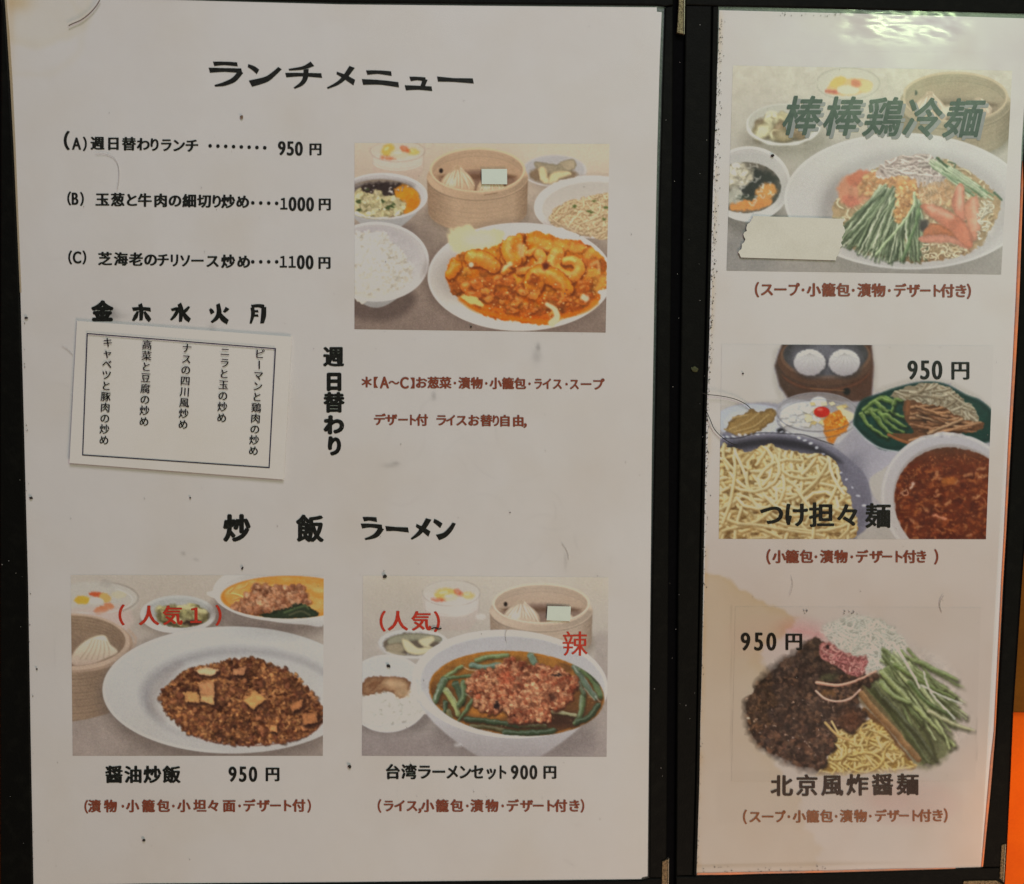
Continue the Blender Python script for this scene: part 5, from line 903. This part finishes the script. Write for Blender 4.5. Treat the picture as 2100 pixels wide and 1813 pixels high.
text(page, 'lettering', [('＊', 752, 783.5, 0, 0, 27, 1), ('【A～C】', [771, 788.5, 808, 829.4, 846], 784, 0, 785.5, 23, 1), ('お葱菜・漬物・小籠包・ライス・スープ', [863.9, 889, 913.5, 933, 952.4, 978, 997.3, 1016.6, 1041.9, 1066.6, 1086, 1103.7, 1122, 1143.2, 1162, 1178, 1202, 1227], 785, 0, 788.5, 25)], m_brown, **RB)
text(page, 'lettering', [('デザート付ライスお替り自由', [778.4, 802.4, 826.7, 845.3, 865.5, 905, 924.7, 946.6, 971.3, 997.3, 1017, 1035.5, 1063], 860.8, 0, 863.5, 25), ('，', 1077, 872, 0, 0, 25)], m_brown, **RB)
text(page, 'lettering', [('醤油炒飯', 234, 1589, 352, 1589, 37), ('950', [477, 498, 519], 1588, 0, 1588, 30, 1.0), ('円', 559, 1588, 0, 0, 31)], m_ink, bold=.045, by=.025, n=6)
text(page, 'lettering', [('（', 177, 1654.5, 0, 0, 28, .8), ('漬物・小籠包・小坦々面・デザート付', [193.7, 226.7, 252, 272, 304.4, 335, 355.6, 377, 410, 437.8, 470, 491.5, 511, 540, 565, 588, 613], 1653.7, 0, 1652.5, 27), ('）', 634, 1653, 0, 0, 28, .8)], m_brown, **RB)
text(page, 'lettering', [('台湾ラーメンセット', [805.6, 838.9, 870.4, 900, 927.8, 953.7, 979.6, 1007.4, 1029.6], 1583.3, 0, 1584, 32), ('900', [1055.6, 1075, 1094], 1584, 0, 1584, 28, 1.0), ('円', 1127.8, 1584, 0, 0, 29)], m_ink, bold=.045, by=.025, n=6)
text(page, 'lettering', [('（', 778.5, 1653, 0, 0, 28, .8), ('ライス', [797, 820, 845], 1653, 0, 1653, 26), ('，', 861, 1662, 0, 0, 26), ('小籠包・漬物・デザート付き', [877, 907, 937, 958.5, 978, 1009, 1031, 1051, 1080, 1104, 1128, 1150, 1178], 1653, 0, 1653, 27), ('）', 1194.5, 1653, 0, 0, 28, .8)], m_brown, **RB)
PZ = .00026
text(page, 'lettering', [('（', 249.5, 1261, 0, 0, 44, .9), ('人', 305.5, 1263, 0, 0, 43), ('気', 354, 1262.5, 0, 0, 42), ('１', 401.4, 1262, 0, 0, 42, .95), ('）', 448, 1262, 0, 0, 44, .9)], m_red, z=PZ, bold=.035, by=.015, n=6)
text(page, 'lettering', [('（', 785, 1274, 0, 0, 44, .9), ('人', 816, 1274, 0, 0, 43), ('気', 864, 1274, 0, 0, 42), ('）', 896, 1275, 0, 0, 44, .9)], m_red, z=PZ, bold=.035, by=.015, n=6)
text(page, 'lettering', [('辣', 1179, 1321, 0, 0, 54)], m_red, z=PZ, bold=.008, n=2)
# right page
H5 = ('棒棒鶏冷麺', [1645.8, 1729, 1812.6, 1894, 1977], 238.5, 0, 243.5, 84, .93)
text(page2, 'lettering_shadow', [H5], m_greyink, z=PZ, bold=.022, n=6, shear=.22, off=(6, 6))
text(page2, 'lettering', [H5], m_green, z=PZ+.00004, bold=.022, n=6, shear=.22)
text(page2, 'lettering', [('（', 1552.7, 594, 0, 0, 32, .8), ('スープ・小籠包・漬物・デザート付き', [1573, 1600.6, 1627.4, 1647, 1669, 1699.7, 1729, 1750, 1772.6, 1802, 1824, 1845.6, 1873.4, 1897.7, 1920, 1943, 1970.7], 594, 0, 597, 29), ('）', 1987, 597.5, 0, 0, 32, .8)], m_brown, **RB)
text(page2, 'lettering', [('950', [1871.7, 1897, 1922], 759, 0, 759, 38, 1.0), ('円', 1969.6, 760, 0, 0, 41)], m_ink, z=PZ, bold=.04, by=.016, n=6)
text(page2, 'lettering', [('つけ担々麺', [1583, 1633, 1685.3, 1739, 1801], 1055.5, 0, 1058.5, 53)], m_ink, z=PZ, bold=.034, by=.022, n=6)
text(page2, 'lettering', [('（', 1576.3, 1142, 0, 0, 32, .8), ('小籠包・漬物・デザート付き', [1598, 1625, 1653.8, 1673.6, 1695.5, 1725, 1747, 1767.4, 1797, 1819.5, 1842, 1865.4, 1889.7], 1142, 0, 1142, 28), ('）', 1920, 1142, 0, 0, 32, .8)], m_brown, **RB)
text(page2, 'lettering', [('950', [1529, 1556, 1582], 1316, 0, 1316, 36, 1.0), ('円', 1628, 1316, 0, 0, 38)], m_ink, z=PZ, bold=.04, by=.016, n=6)
text(page2, 'lettering', [('北京風炸醤麺', 1603.4, 1612, 1862, 1609.6, 46)], m_ink2, z=PZ, bold=.034, by=.022, n=6)
text(page2, 'lettering', [('（', 1528, 1675.5, 0, 0, 30, .8), ('スープ・小籠包・漬物・デザート付き', [1548.6, 1574.5, 1599.4, 1618, 1639.4, 1667, 1695, 1715, 1735.7, 1765, 1785, 1806, 1832, 1854, 1876.5, 1897, 1923], 1675.5, 0, 1673, 27), ('）', 1939.5, 1672.5, 0, 0, 30, .8)], m_brown2, **RB)

# ---------------------------------------------------------------- printed food pictures
PIX = .72
def picture(parent, tf, Q, fn, paper, lab, gain=1.0, sat=.93):
    ox, oy, s = tf; nx = int((Q[1][0]-Q[0][0])*PIX); ny = int((Q[3][1]-Q[0][1])*PIX)
    def fcol(X, Y):
        c = Canvas((X-ox)*s, (Y-oy)*s, (180, 170, 160), s/PIX*.6); fn(c); c.finish(k=.35, sat=sat)
        q = lin(c.C)/lin(paper); lu = np.clip(q @ np.array((.25, .6, .15)), 1e-4, 9)[..., None]; r = np.clip(q*lu**.22*.735*gain*np.array((1.0, .985, .97)), 0, .92); al = np.clip(c.A, 0, 1)[..., None]; r = np.clip(r, 0, .86); return np.concatenate([r*al+np.array(PAPER)*.965*(1-al), np.ones(al.shape)], -1)
    o = grid('printed_picture', Q, nx, ny, .0001, m_print, parent, fcol=fcol); o['label'] = lab; return o
picture(page, (720, 285, 3.837), [(727, 293), (1250, 295), (1242, 682), (727, 675)], paint_shrimp, (178, 172, 166), 'printed picture of chilli prawns with rice, soup and a bamboo steamer', sat=1.14, gain=1.04)
picture(page, (140, 1170, 3.837), [(145, 1179), (664, 1180), (662, 1550), (149, 1550)], paint_rice, (172, 161, 151), 'printed picture of brown fried rice on a white plate')
picture(page, (735, 1170, 3.909), [(744, 1180), (1248, 1184), (1244, 1552), (742, 1550)], paint_ramen, (178, 166, 153), 'printed picture of red minced meat noodle soup')
picture(page2, (1480, 130, 3.397), [(1503, 134), (2076, 145), (2053, 563), (1490, 555)], paint_cold, (176, 170, 166), 'printed picture of cold noodles with cucumber and tomato', sat=.8)  # low saturation paints in the whitening from glare
picture(page2, (1460, 695, 3.453), [(1480, 706), (2038, 709), (2022, 1106), (1474, 1105)], paint_tsukemen, (178, 166, 154), 'printed picture of plain noodles beside a bowl of red dipping soup', gain=.90, sat=1.08)
picture(page2, (1480, 1230, 3.767), [(1508, 1244), (2012, 1246), (2000, 1602), (1500, 1602)], paint_zhajiang, (176, 158, 143), 'printed picture of noodles with dark minced meat and cucumber')

# ---------------------------------------------------------------- stains and scuffs soaked into the pages, light falloff tinted over the right one
def stain_light_r(X, Y):
    C = np.ones(X.shape+(3,)); n = (fbm(X/60, Y/60, 4)-.5)*60
    ex = np.interp(Y, [1150, 1170, 1185, 1215, 1240, 1265, 1300, 1340, 1420, 1520, 1640, 1800], [1400, 1440, 1500, 1545, 1585, 1650, 1610, 1560, 1600, 1560, 1640, 1700])+n*.35
    d = (ex-X)+(fbm(X/20, Y/20, 44)-.5)*46; m = np.clip(d/14, 0, 1)*(Y > 1160); m *= .62+.5*np.exp(-np.clip(d, 0, 999)/22); fade = np.clip(1.15-(Y-1160)/700, .35, 1)
    C *= 1-(m*fade)[..., None]*np.array((.10, .22, .47))
    C *= 1-(np.clip(1-((X-1600)/130)**2-((Y-1310)/60)**2, 0, 1)*.6)[..., None]*np.array((0, .10, .07))
    C *= 1-(np.clip(1-((X-1860)/120)**2-((Y-1645)/55)**2, 0, 1)**.8*(.5+fbm(X/40, Y/40, 9)*.7))[..., None]*np.array((.0, .13, .12))
    e = np.clip(1-(X-np.interp(Y, [0, 850, 1800], [1474, 1449, 1428]))/14, 0, 1)*np.clip((fbm(Y/60, X*0+3, 12)-.38)*3, 0, 1); C *= 1-e[..., None]*np.array((.04, .16, .34))
    b = np.clip(1-np.abs(Y-(1776-(X-1430)*.016))/5, 0, 1)*np.clip((1900-X)/200, .15, 1); C *= 1-b[..., None]*np.array((.18, .22, .3))
    for x, y0, y1 in ((1500, 1240, 1560), (2003, 1470, 1560)): C *= 1-(np.exp(-((X-x)/1.6)**2)*(Y > y0)*(Y < y1)*.13)[..., None]
    C *= 1-(np.exp(-((Y-1552)/40)**2)*0)[..., None]; C *= 1-((X > 1470)*(X < 1975)*(Y > 1582)*(Y < 1690)*.035*np.clip(1.2-np.abs(X-1720)/400, 0, 1))[..., None]
    C *= 1-(np.clip((Y-850)/380, 0, 1)*(.75+.5*fbm(X/120, Y/160, 41)))[..., None]*np.array((.11, .19, .235))  # yellowing, with the warm light falloff of the lower page painted in
    C *= 1-(np.clip(fbm(X/90, Y/90, 31)-.45, 0, 1)*.22)[..., None]*np.array((.3, .5, .8))
    return np.concatenate([np.sqrt(np.clip(C, 0, 1)), np.ones(X.shape+(1,))], -1)
def stain_l(X, Y):
    C = np.ones(X.shape+(3,)); r = np.sqrt(((X-70)/128)**2+((Y+8)/112)**2)+(fbm(X/40, Y/40, 2)-.5)*.22
    m = np.clip((1-r)*7, 0, 1)*(.25+.45*np.exp(-((1-r)/.10)**2*.5)+.2*fbm(X/50, Y/50, 6)); C *= 1-m[..., None]*np.array((.04, .09, .26))
    C *= 1-(np.exp(-((X-38)/30)**2-((Y-5)/20)**2)*.9)[..., None]*np.array((.08, .22, .45)); C *= 1-(np.exp(-((X-22)/9)**2)*np.clip((220-Y)/200, 0, 1)*.7)[..., None]*np.array((.06, .18, .36))
    r = np.sqrt(((X-60)/110)**2+((Y-60)/95)**2)+(fbm(X/40, Y/40, 8)-.5)*.2; C *= 1-(np.exp(-((r-1)/.07)**2)*.35)[..., None]*np.array((.03, .06, .16))
    C *= 1-(np.clip(fbm(X/120, Y/120, 31)-.45, 0, 1)*.16)[..., None]*np.array((.3, .5, .9))
    R = RS(11)
    for k in range(40):                                    # hairline scuffs and faint smears
        x, y = R.uniform(90, 1300), R.uniform(60, 1780); a = R.uniform(0, 3.14); L = R.uniform(8, 40); c_ = R.uniform(-.03, .03)
        if k < 22: x, y = R.uniform(760, 1290), R.uniform(880, 1160)
        dx = X-x; dy = Y-y; s = dx*math.cos(a)+dy*math.sin(a); t = -dx*math.sin(a)+dy*math.cos(a)-c_*s*s*.6
        C *= 1-(np.exp(-(t/R.uniform(1.2, 2.6))**2-(s/L)**4)*R.uniform(.02, .07))[..., None]
    for x, y, rx, ry, a in ((1104, 712, 5, 8, .4), (1101, 732, 10, 14, .22), (890, 812, 5, 9, .3), (800, 955, 18, 5, .2), (812, 950, 8, 4, .3), (230, 643, 12, 14, .45), (245, 648, 18, 9, .18), (376, 1135, 5, 4, .3), (402, 1148, 6, 2.5, .25), (1160, 1150, 3, 18, .2), (435, 670, 8, 8, .2), (352, 818, 8, 4, .3), (410, 842, 10, 4, .12)):
        C *= 1-(np.exp(-(((X-x)/rx)**2+((Y-y)/ry)**2)*(.6+1.2*fbm(X/5, Y/5, 5)))*a)[..., None]
    return np.concatenate([np.sqrt(np.clip(C, 0, 1)), np.ones(X.shape+(1,))], -1)
o = grid('stain', [(1476, 22), (2110, 39), (2011, 1777), (1429, 1792)], 170, 430, .00034, m_stain_light, page2, fcol=stain_light_r); o['label'] = 'yellowish brown water stain spreading from the lower left, with reddish light falloff painted over the lower page'
o = grid('stain', [(13, -12), (1352, 26), (1326, 1796), (69, 1815)], 400, 520, .00034, m_stain_light, page, fcol=stain_l); o['label'] = 'yellow stain and faint grey scuffs'

# ---------------------------------------------------------------- the slip, the tape, the stickers
zt = .0014
def bent_sheet(name, Q, z, th, lift, m, parent, nx=24, ny=16, ragged=0, seed=1):
    """thin sheet with real thickness, edges slightly lifted"""
    R = RS(seed); Q = np.array(Q, float); u, v = np.meshgrid(np.linspace(0, 1, nx), np.linspace(0, 1, ny)); P = Q[0]*((1-u)*(1-v))[..., None]+Q[1]*(u*(1-v))[..., None]+Q[2]*(u*v)[..., None]+Q[3]*((1-u)*v)[..., None]
    if ragged:
        l = (fbm(np.linspace(0, 7, ny), np.zeros(ny), seed)-.5)*ragged; r = (fbm(np.linspace(0, 7, ny), np.ones(ny)*5, seed)-.5)*ragged
        P[:, 0, 0] += l; P[:, 1, 0] += l*.5; P[:, -1, 0] += r; P[:, -2, 0] += r*.5
    W = at(P[..., 0], P[..., 1], z); e = lift(u, v); W[..., 2] += e; n = nx*ny; Bt = W.copy(); Bt[..., 2] -= th
    i = np.arange(n).reshape(ny, nx); f = np.stack([i[:-1, :-1], i[1:, :-1], i[1:, 1:], i[:-1, 1:]], -1).reshape(-1, 4); Fc = [tuple(q) for q in f.tolist()]+[tuple(n+j for j in q[::-1]) for q in f.tolist()]
    rim = list(i[0, :])+list(i[1:, -1])+list(i[-1, -2::-1])+list(i[-2:0:-1, 0])
    Fc += [(int(rim[j]), int(rim[(j+1) % len(rim)]), int(n+rim[(j+1) % len(rim)]), int(n+rim[j])) for j in range(len(rim))]
    return link(name, np.concatenate([W.reshape(-1, 3), Bt.reshape(-1, 3)]), Fc, m, parent, smooth=False)
slip = empty('paper_slip', 'small white slip with five columns of vertical text, below the weekday letters', 'paper slip', (370, 820), z=zt)
SQ = [(157, 658), (598, 690.5), (582, 983.5), (142.5, 949.5)]
bent_sheet('paper', SQ, zt, .00035, lambda u, v: -.00045*(1-v)**2*(u*0+1)+.0006*np.clip(v-.6, 0, 1)**2+.0006*np.clip(u-.85, 0, 1), m_slip, slip)
def zs(x, y): return None
k = Ink(); k.z = zt+.00028
BQ = [(179, 684), (565, 715), (552, 959), (169.6, 933)]
for i in range(4):
    a = np.array(BQ[i]); b = np.array(BQ[(i+1) % 4]); d = (b-a)/np.linalg.norm(b-a); nrm = np.array((-d[1], d[0]))*1.1
    q = [a-d-nrm, b+d-nrm, b+d+nrm, a-d+nrm]; k.add(np.array([p[0] for p in q]), np.array([p[1] for p in q]), [(0, 1, 2, 3)])
k.build('frame_line', m_navy, slip)
for st, a, b, c, d in (('キャベツと豚肉の炒め', 221, 701.4, 213.5, 901.7), ('高菜と豆腐の炒め', 301.7, 706.4, 295.6, 863.5), ('ナスの四川風炒め', 383.4, 713, 375.7, 869.6), ('ニラと玉の炒め', 461.8, 720.6, 455, 856), ('ピ|マンと鶏肉の炒め', 532.8, 725, 520, 923.6)):
    text(slip, 'lettering', [(st, a, b+1, c, d+1, 21)], m_ink, z=zt+.00030, bold=.018, n=2, rot=4)
TQ = [(1544, 442), (1733, 449), (1714, 535), (1515, 528)]
tape = bent_sheet('masking_tape', [(1543, 443), (1734, 449), (1713, 534), (1516, 528)], .00075, .00018, lambda u, v: .00025*np.clip(v-.7, 0, 1)+.0009*np.clip(.15-u, 0, 1)+.0006*np.clip(u-.92, 0, 1), m_tape, None, nx=30, ny=26, ragged=20, seed=4)
tag(centre(tape), 'torn strip of blank cream masking tape on the cold noodle picture', 'masking tape')
s1 = bent_sheet('blank_sticker', [(987.5, 346.5), (1040, 346.5), (1040, 378), (988, 377.5)], .0009, .00012, lambda u, v: u*0, m_sticker, None, nx=6, ny=5); tag(centre(s1), 'blank pale green sticker hiding a dumpling on the chilli prawn picture', 'sticker', 'blank stickers on the steamer pictures')
s2 = bent_sheet('blank_sticker', [(1123, 1243), (1171, 1244), (1169, 1274), (1121, 1272)], .0009, .00012, lambda u, v: u*0, m_sticker, None, nx=6, ny=5); tag(centre(s2), 'blank pale green sticker hiding a dumpling on the minced meat noodle soup picture', 'sticker', 'blank stickers on the steamer pictures')
# ---------------------------------------------------------------- hairs, crumbs, dust
def hair(pts, r, m, label, z=.0006, cat='hair', zf=None, group='stray hairs on the menu'):
    P = curve(pts, 5); n = len(P); zz = z+(np.array(zf(np.linspace(0, 1, n))) if zf else 0*np.arange(n)); W = np.array([at(P[i, 0], P[i, 1], zz[i]) for i in range(n)]); V = []; Fc = []
    T = np.gradient(W, axis=0); T /= np.linalg.norm(T, axis=1)[:, None]
    for i in range(n):
        s = np.cross(T[i], (0, 0, 1)); s /= np.linalg.norm(s); rr = r*(1 if 0 < i < n-1 else .3)
        for j in range(5): a = j*1.2566; V.append(W[i]+(s*math.cos(a)+np.array((0, 0, 1))*math.sin(a))*rr)
    for i in range(n-1):
        for j in range(5): Fc.append((i*5+j, i*5+(j+1) % 5, (i+1)*5+(j+1) % 5, (i+1)*5+j))
    o = link('stray_hair', V, Fc, m, None, smooth=True); return tag(centre(o), label, cat, group)
hair([(1440, 806), (1452, 809), (1478, 812), (1506, 818), (1528, 828), (1541, 839)], .00016, m_hair, 'black hair curving from the spine to the pickle plate picture', z=.0024, zf=lambda t: -.0012*t)
hair([(1446, 838), (1450, 846), (1457, 862), (1465, 880), (1480, 896), (1498, 908), (1512, 913)], .00016, m_hair, 'black hair bending down across the metal tray picture', z=.0014)
hair([(206, -2), (196, 14), (182, 29), (166, 41), (150, 48), (140, 53)], .00022, m_hair2, 'brown hair arching over the top left stain', z=.0012)
hair([(195, 316), (216, 316), (234, 324), (243, 342), (244, 366), (240, 392)], .00008, m_hair3, 'faint pale hair under the first menu line', z=.0006)
hair([(1623, 1181), (1626, 1196), (1624, 1210), (1619, 1222)], .00008, m_hair3, 'short pale hair above the dark minced meat picture', z=.0006)
hair([(1936, 1220), (1929, 1232), (1928, 1244), (1932, 1256)], .00014, m_hair3, 'short pale hair at the right, above the cucumber picture', z=.0006)
hair([(1046, 1284), (1038, 1294), (1037, 1306), (1039, 1318)], .00008, m_hair3, 'short hair on the rim of the noodle soup picture', z=.0006)
hair([(884, 1290), (892, 1287), (899, 1290), (906, 1288)], .00028, m_hair, 'tiny black fibre by the red bracket over the soup picture', z=.0006)
hair([(126, 708), (138, 716), (150, 728)], .00008, m_hair3, 'faint hair touching the left edge of the slip', z=.0006)
hair([(1152, 1114), (1160, 1124), (1165, 1136), (1166, 1148)], .00008, m_hair3, 'pale curl above the noodle soup picture', z=.0005)
def crumb(x, y, r, label, m=m_crumb, e=1.0, rot=0, seed=1, z=.0005, name='crumb', cat='crumb', group='crumbs on the menu'):
    bm = bmesh.new(); bmesh.ops.create_icosphere(bm, subdivisions=2, radius=1); R = RS(seed); s = r*.00015; c = at(x, y, z+s*.3)
    for v in bm.verts:
        k = 1+R.uniform(-.28, .28); p = v.co*k*s; p.x *= e; q = Vector((p.x*math.cos(rot)-p.y*math.sin(rot), p.x*math.sin(rot)+p.y*math.cos(rot), p.z*.6)); v.co = Vector(c)+q
    return tag(centre(from_bm(name, bm, m)), label, cat, group)
crumb(717, 1572, 5, 'round dark crumb between the two bottom dish captions')
crumb(295, 1723, 4.5, 'dark crumb near the bottom edge of the lunch sheet', e=1.0, seed=2)
crumb(296.5, 1722, 4.2, 'brown crumb just under the lunch heading', m_crumb2, seed=3).location = at(495.5, 240, .0006)
crumb(390, 1021, 2.4, 'tiny dark crumb above the fried rice heading', seed=4)
crumb(497, 1165, 2.6, 'long dark crumb above the fried rice picture', e=1.9, rot=1.2, seed=5)
crumb(789, 1182, 4.6, 'dark crumb on the top edge of the noodle soup picture', e=1.2, seed=6)
crumb(797, 1366, 4.0, 'small dark flake on the rice dish of the noodle soup picture', e=1.5, rot=-.7, seed=7)
crumb(64, 1021, 3.6, 'black crumb at the left margin of the lunch sheet', e=1.3, seed=8)
crumb(1046, 1051, 1.6, 'pinpoint black crumb right of the noodle heading', seed=9)
crumb(1584.5, 319, 3.6, 'dark red crumb on the soup bowl rim of the cold noodle picture', e=1.3, seed=10)
crumb(54, 652, 3.0, 'black crumb on the left margin beside the weekday letters', e=1.6, seed=11)
crumb(75.5, 1372, 2.4, 'small black crumb left of the fried rice picture', seed=12)
crumb(1524, 766, 2.6, 'small dark crumb left of the dark steamer picture', e=.8, rot=.8, seed=13)
crumb(966, 670, 2.2, 'small dark crumb at the bottom edge of the prawn picture', e=1.2, seed=14)
lint = crumb(1424, 757, 8, 'olive speck of lint stuck to the black spine', m_lint, e=1.2, seed=15, z=.0009, name='lint_speck', cat='lint', group='lint on the spine')
def specks(name, pts, m, z, kind, parent, lab=None):
    R = RS(5); V = []; Fc = []
    for x, y, r in pts:
        n = 6; b = len(V); t0 = R.uniform(0, 6)
        for j in range(n): a = t0+j*1.0472; q = r*R.uniform(.55, 1.25); V.append(at(x+q*math.cos(a), y+q*math.sin(a), z))
        Fc.append(tuple(range(b+n-1, b-1, -1)))
    o = link(name, V, Fc, m, parent); tag(o, lab, None, None, kind); return o
R = RS(77); pts = []
for k in range(330):
    y = R.uniform(25, 1000)**1.0; x0 = np.interp(y, [0, 330, 850, 1800], [1475, 1464, 1449, 1428]); w_ = 9*np.exp(-((y-350)/420)**2)+3; pts.append((x0+1+abs(R.normal(0, w_*.5)), y, R.uniform(.5, 1.5)))
for k in range(60): y = R.uniform(1000, 1790); pts.append((np.interp(y, [850, 1800], [1449, 1428])+1+abs(R.normal(0, 3)), y, R.uniform(.5, 1.3)))
for k in range(30): pts.append((R.uniform(1440, 1700), R.uniform(1776, 1789), R.uniform(.6, 1.6)))
for k in range(24): pts.append((R.uniform(1600, 1730), R.uniform(24, 34), R.uniform(.6, 1.3)))
specks('mould_specks', pts, m_crumb, .00036, 'stuff', page2, 'black mould specks along the left edge')
pts = [(R.uniform(1490, 2060), R.uniform(60, 1760), R.uniform(.4, 1.1)) for k in range(36)]+[(1751+R.uniform(-22, 22), 1256+R.uniform(-3, 3), R.uniform(1, 2.4)) for k in range(9)]+[(1652+R.uniform(-4, 4), 1254+R.uniform(-4, 4), R.uniform(1, 2.4)) for k in range(4)]
specks('dust_specks', pts, m_dust, .00044, 'stuff', page2, 'tiny grey dust specks')
pts = [(R.uniform(70, 1320), R.uniform(30, 1790), R.uniform(.4, 1.15)) for k in range(110)]+[(np.interp(y, [600, 1800], [46, 68])+abs(R.normal(0, 4)), y, R.uniform(.6, 1.7)) for y in R.uniform(600, 1800, 18)]
specks('dust_specks', pts, m_dust, .00044, 'stuff', page, 'tiny grey dust specks')
pts = [(R.uniform(1340, 1450), R.uniform(20, 1780), R.uniform(.35, .8)) for k in range(34)]+[(R.uniform(4, 50), R.uniform(700, 1790), R.uniform(.4, 1.0)) for k in range(8)]
specks('dust_specks', pts, m_hair3, .00096, 'stuff', folder, 'pale dust on the black leatherette')
for o in COL.objects:
    if '_w' in o: del o['_w']
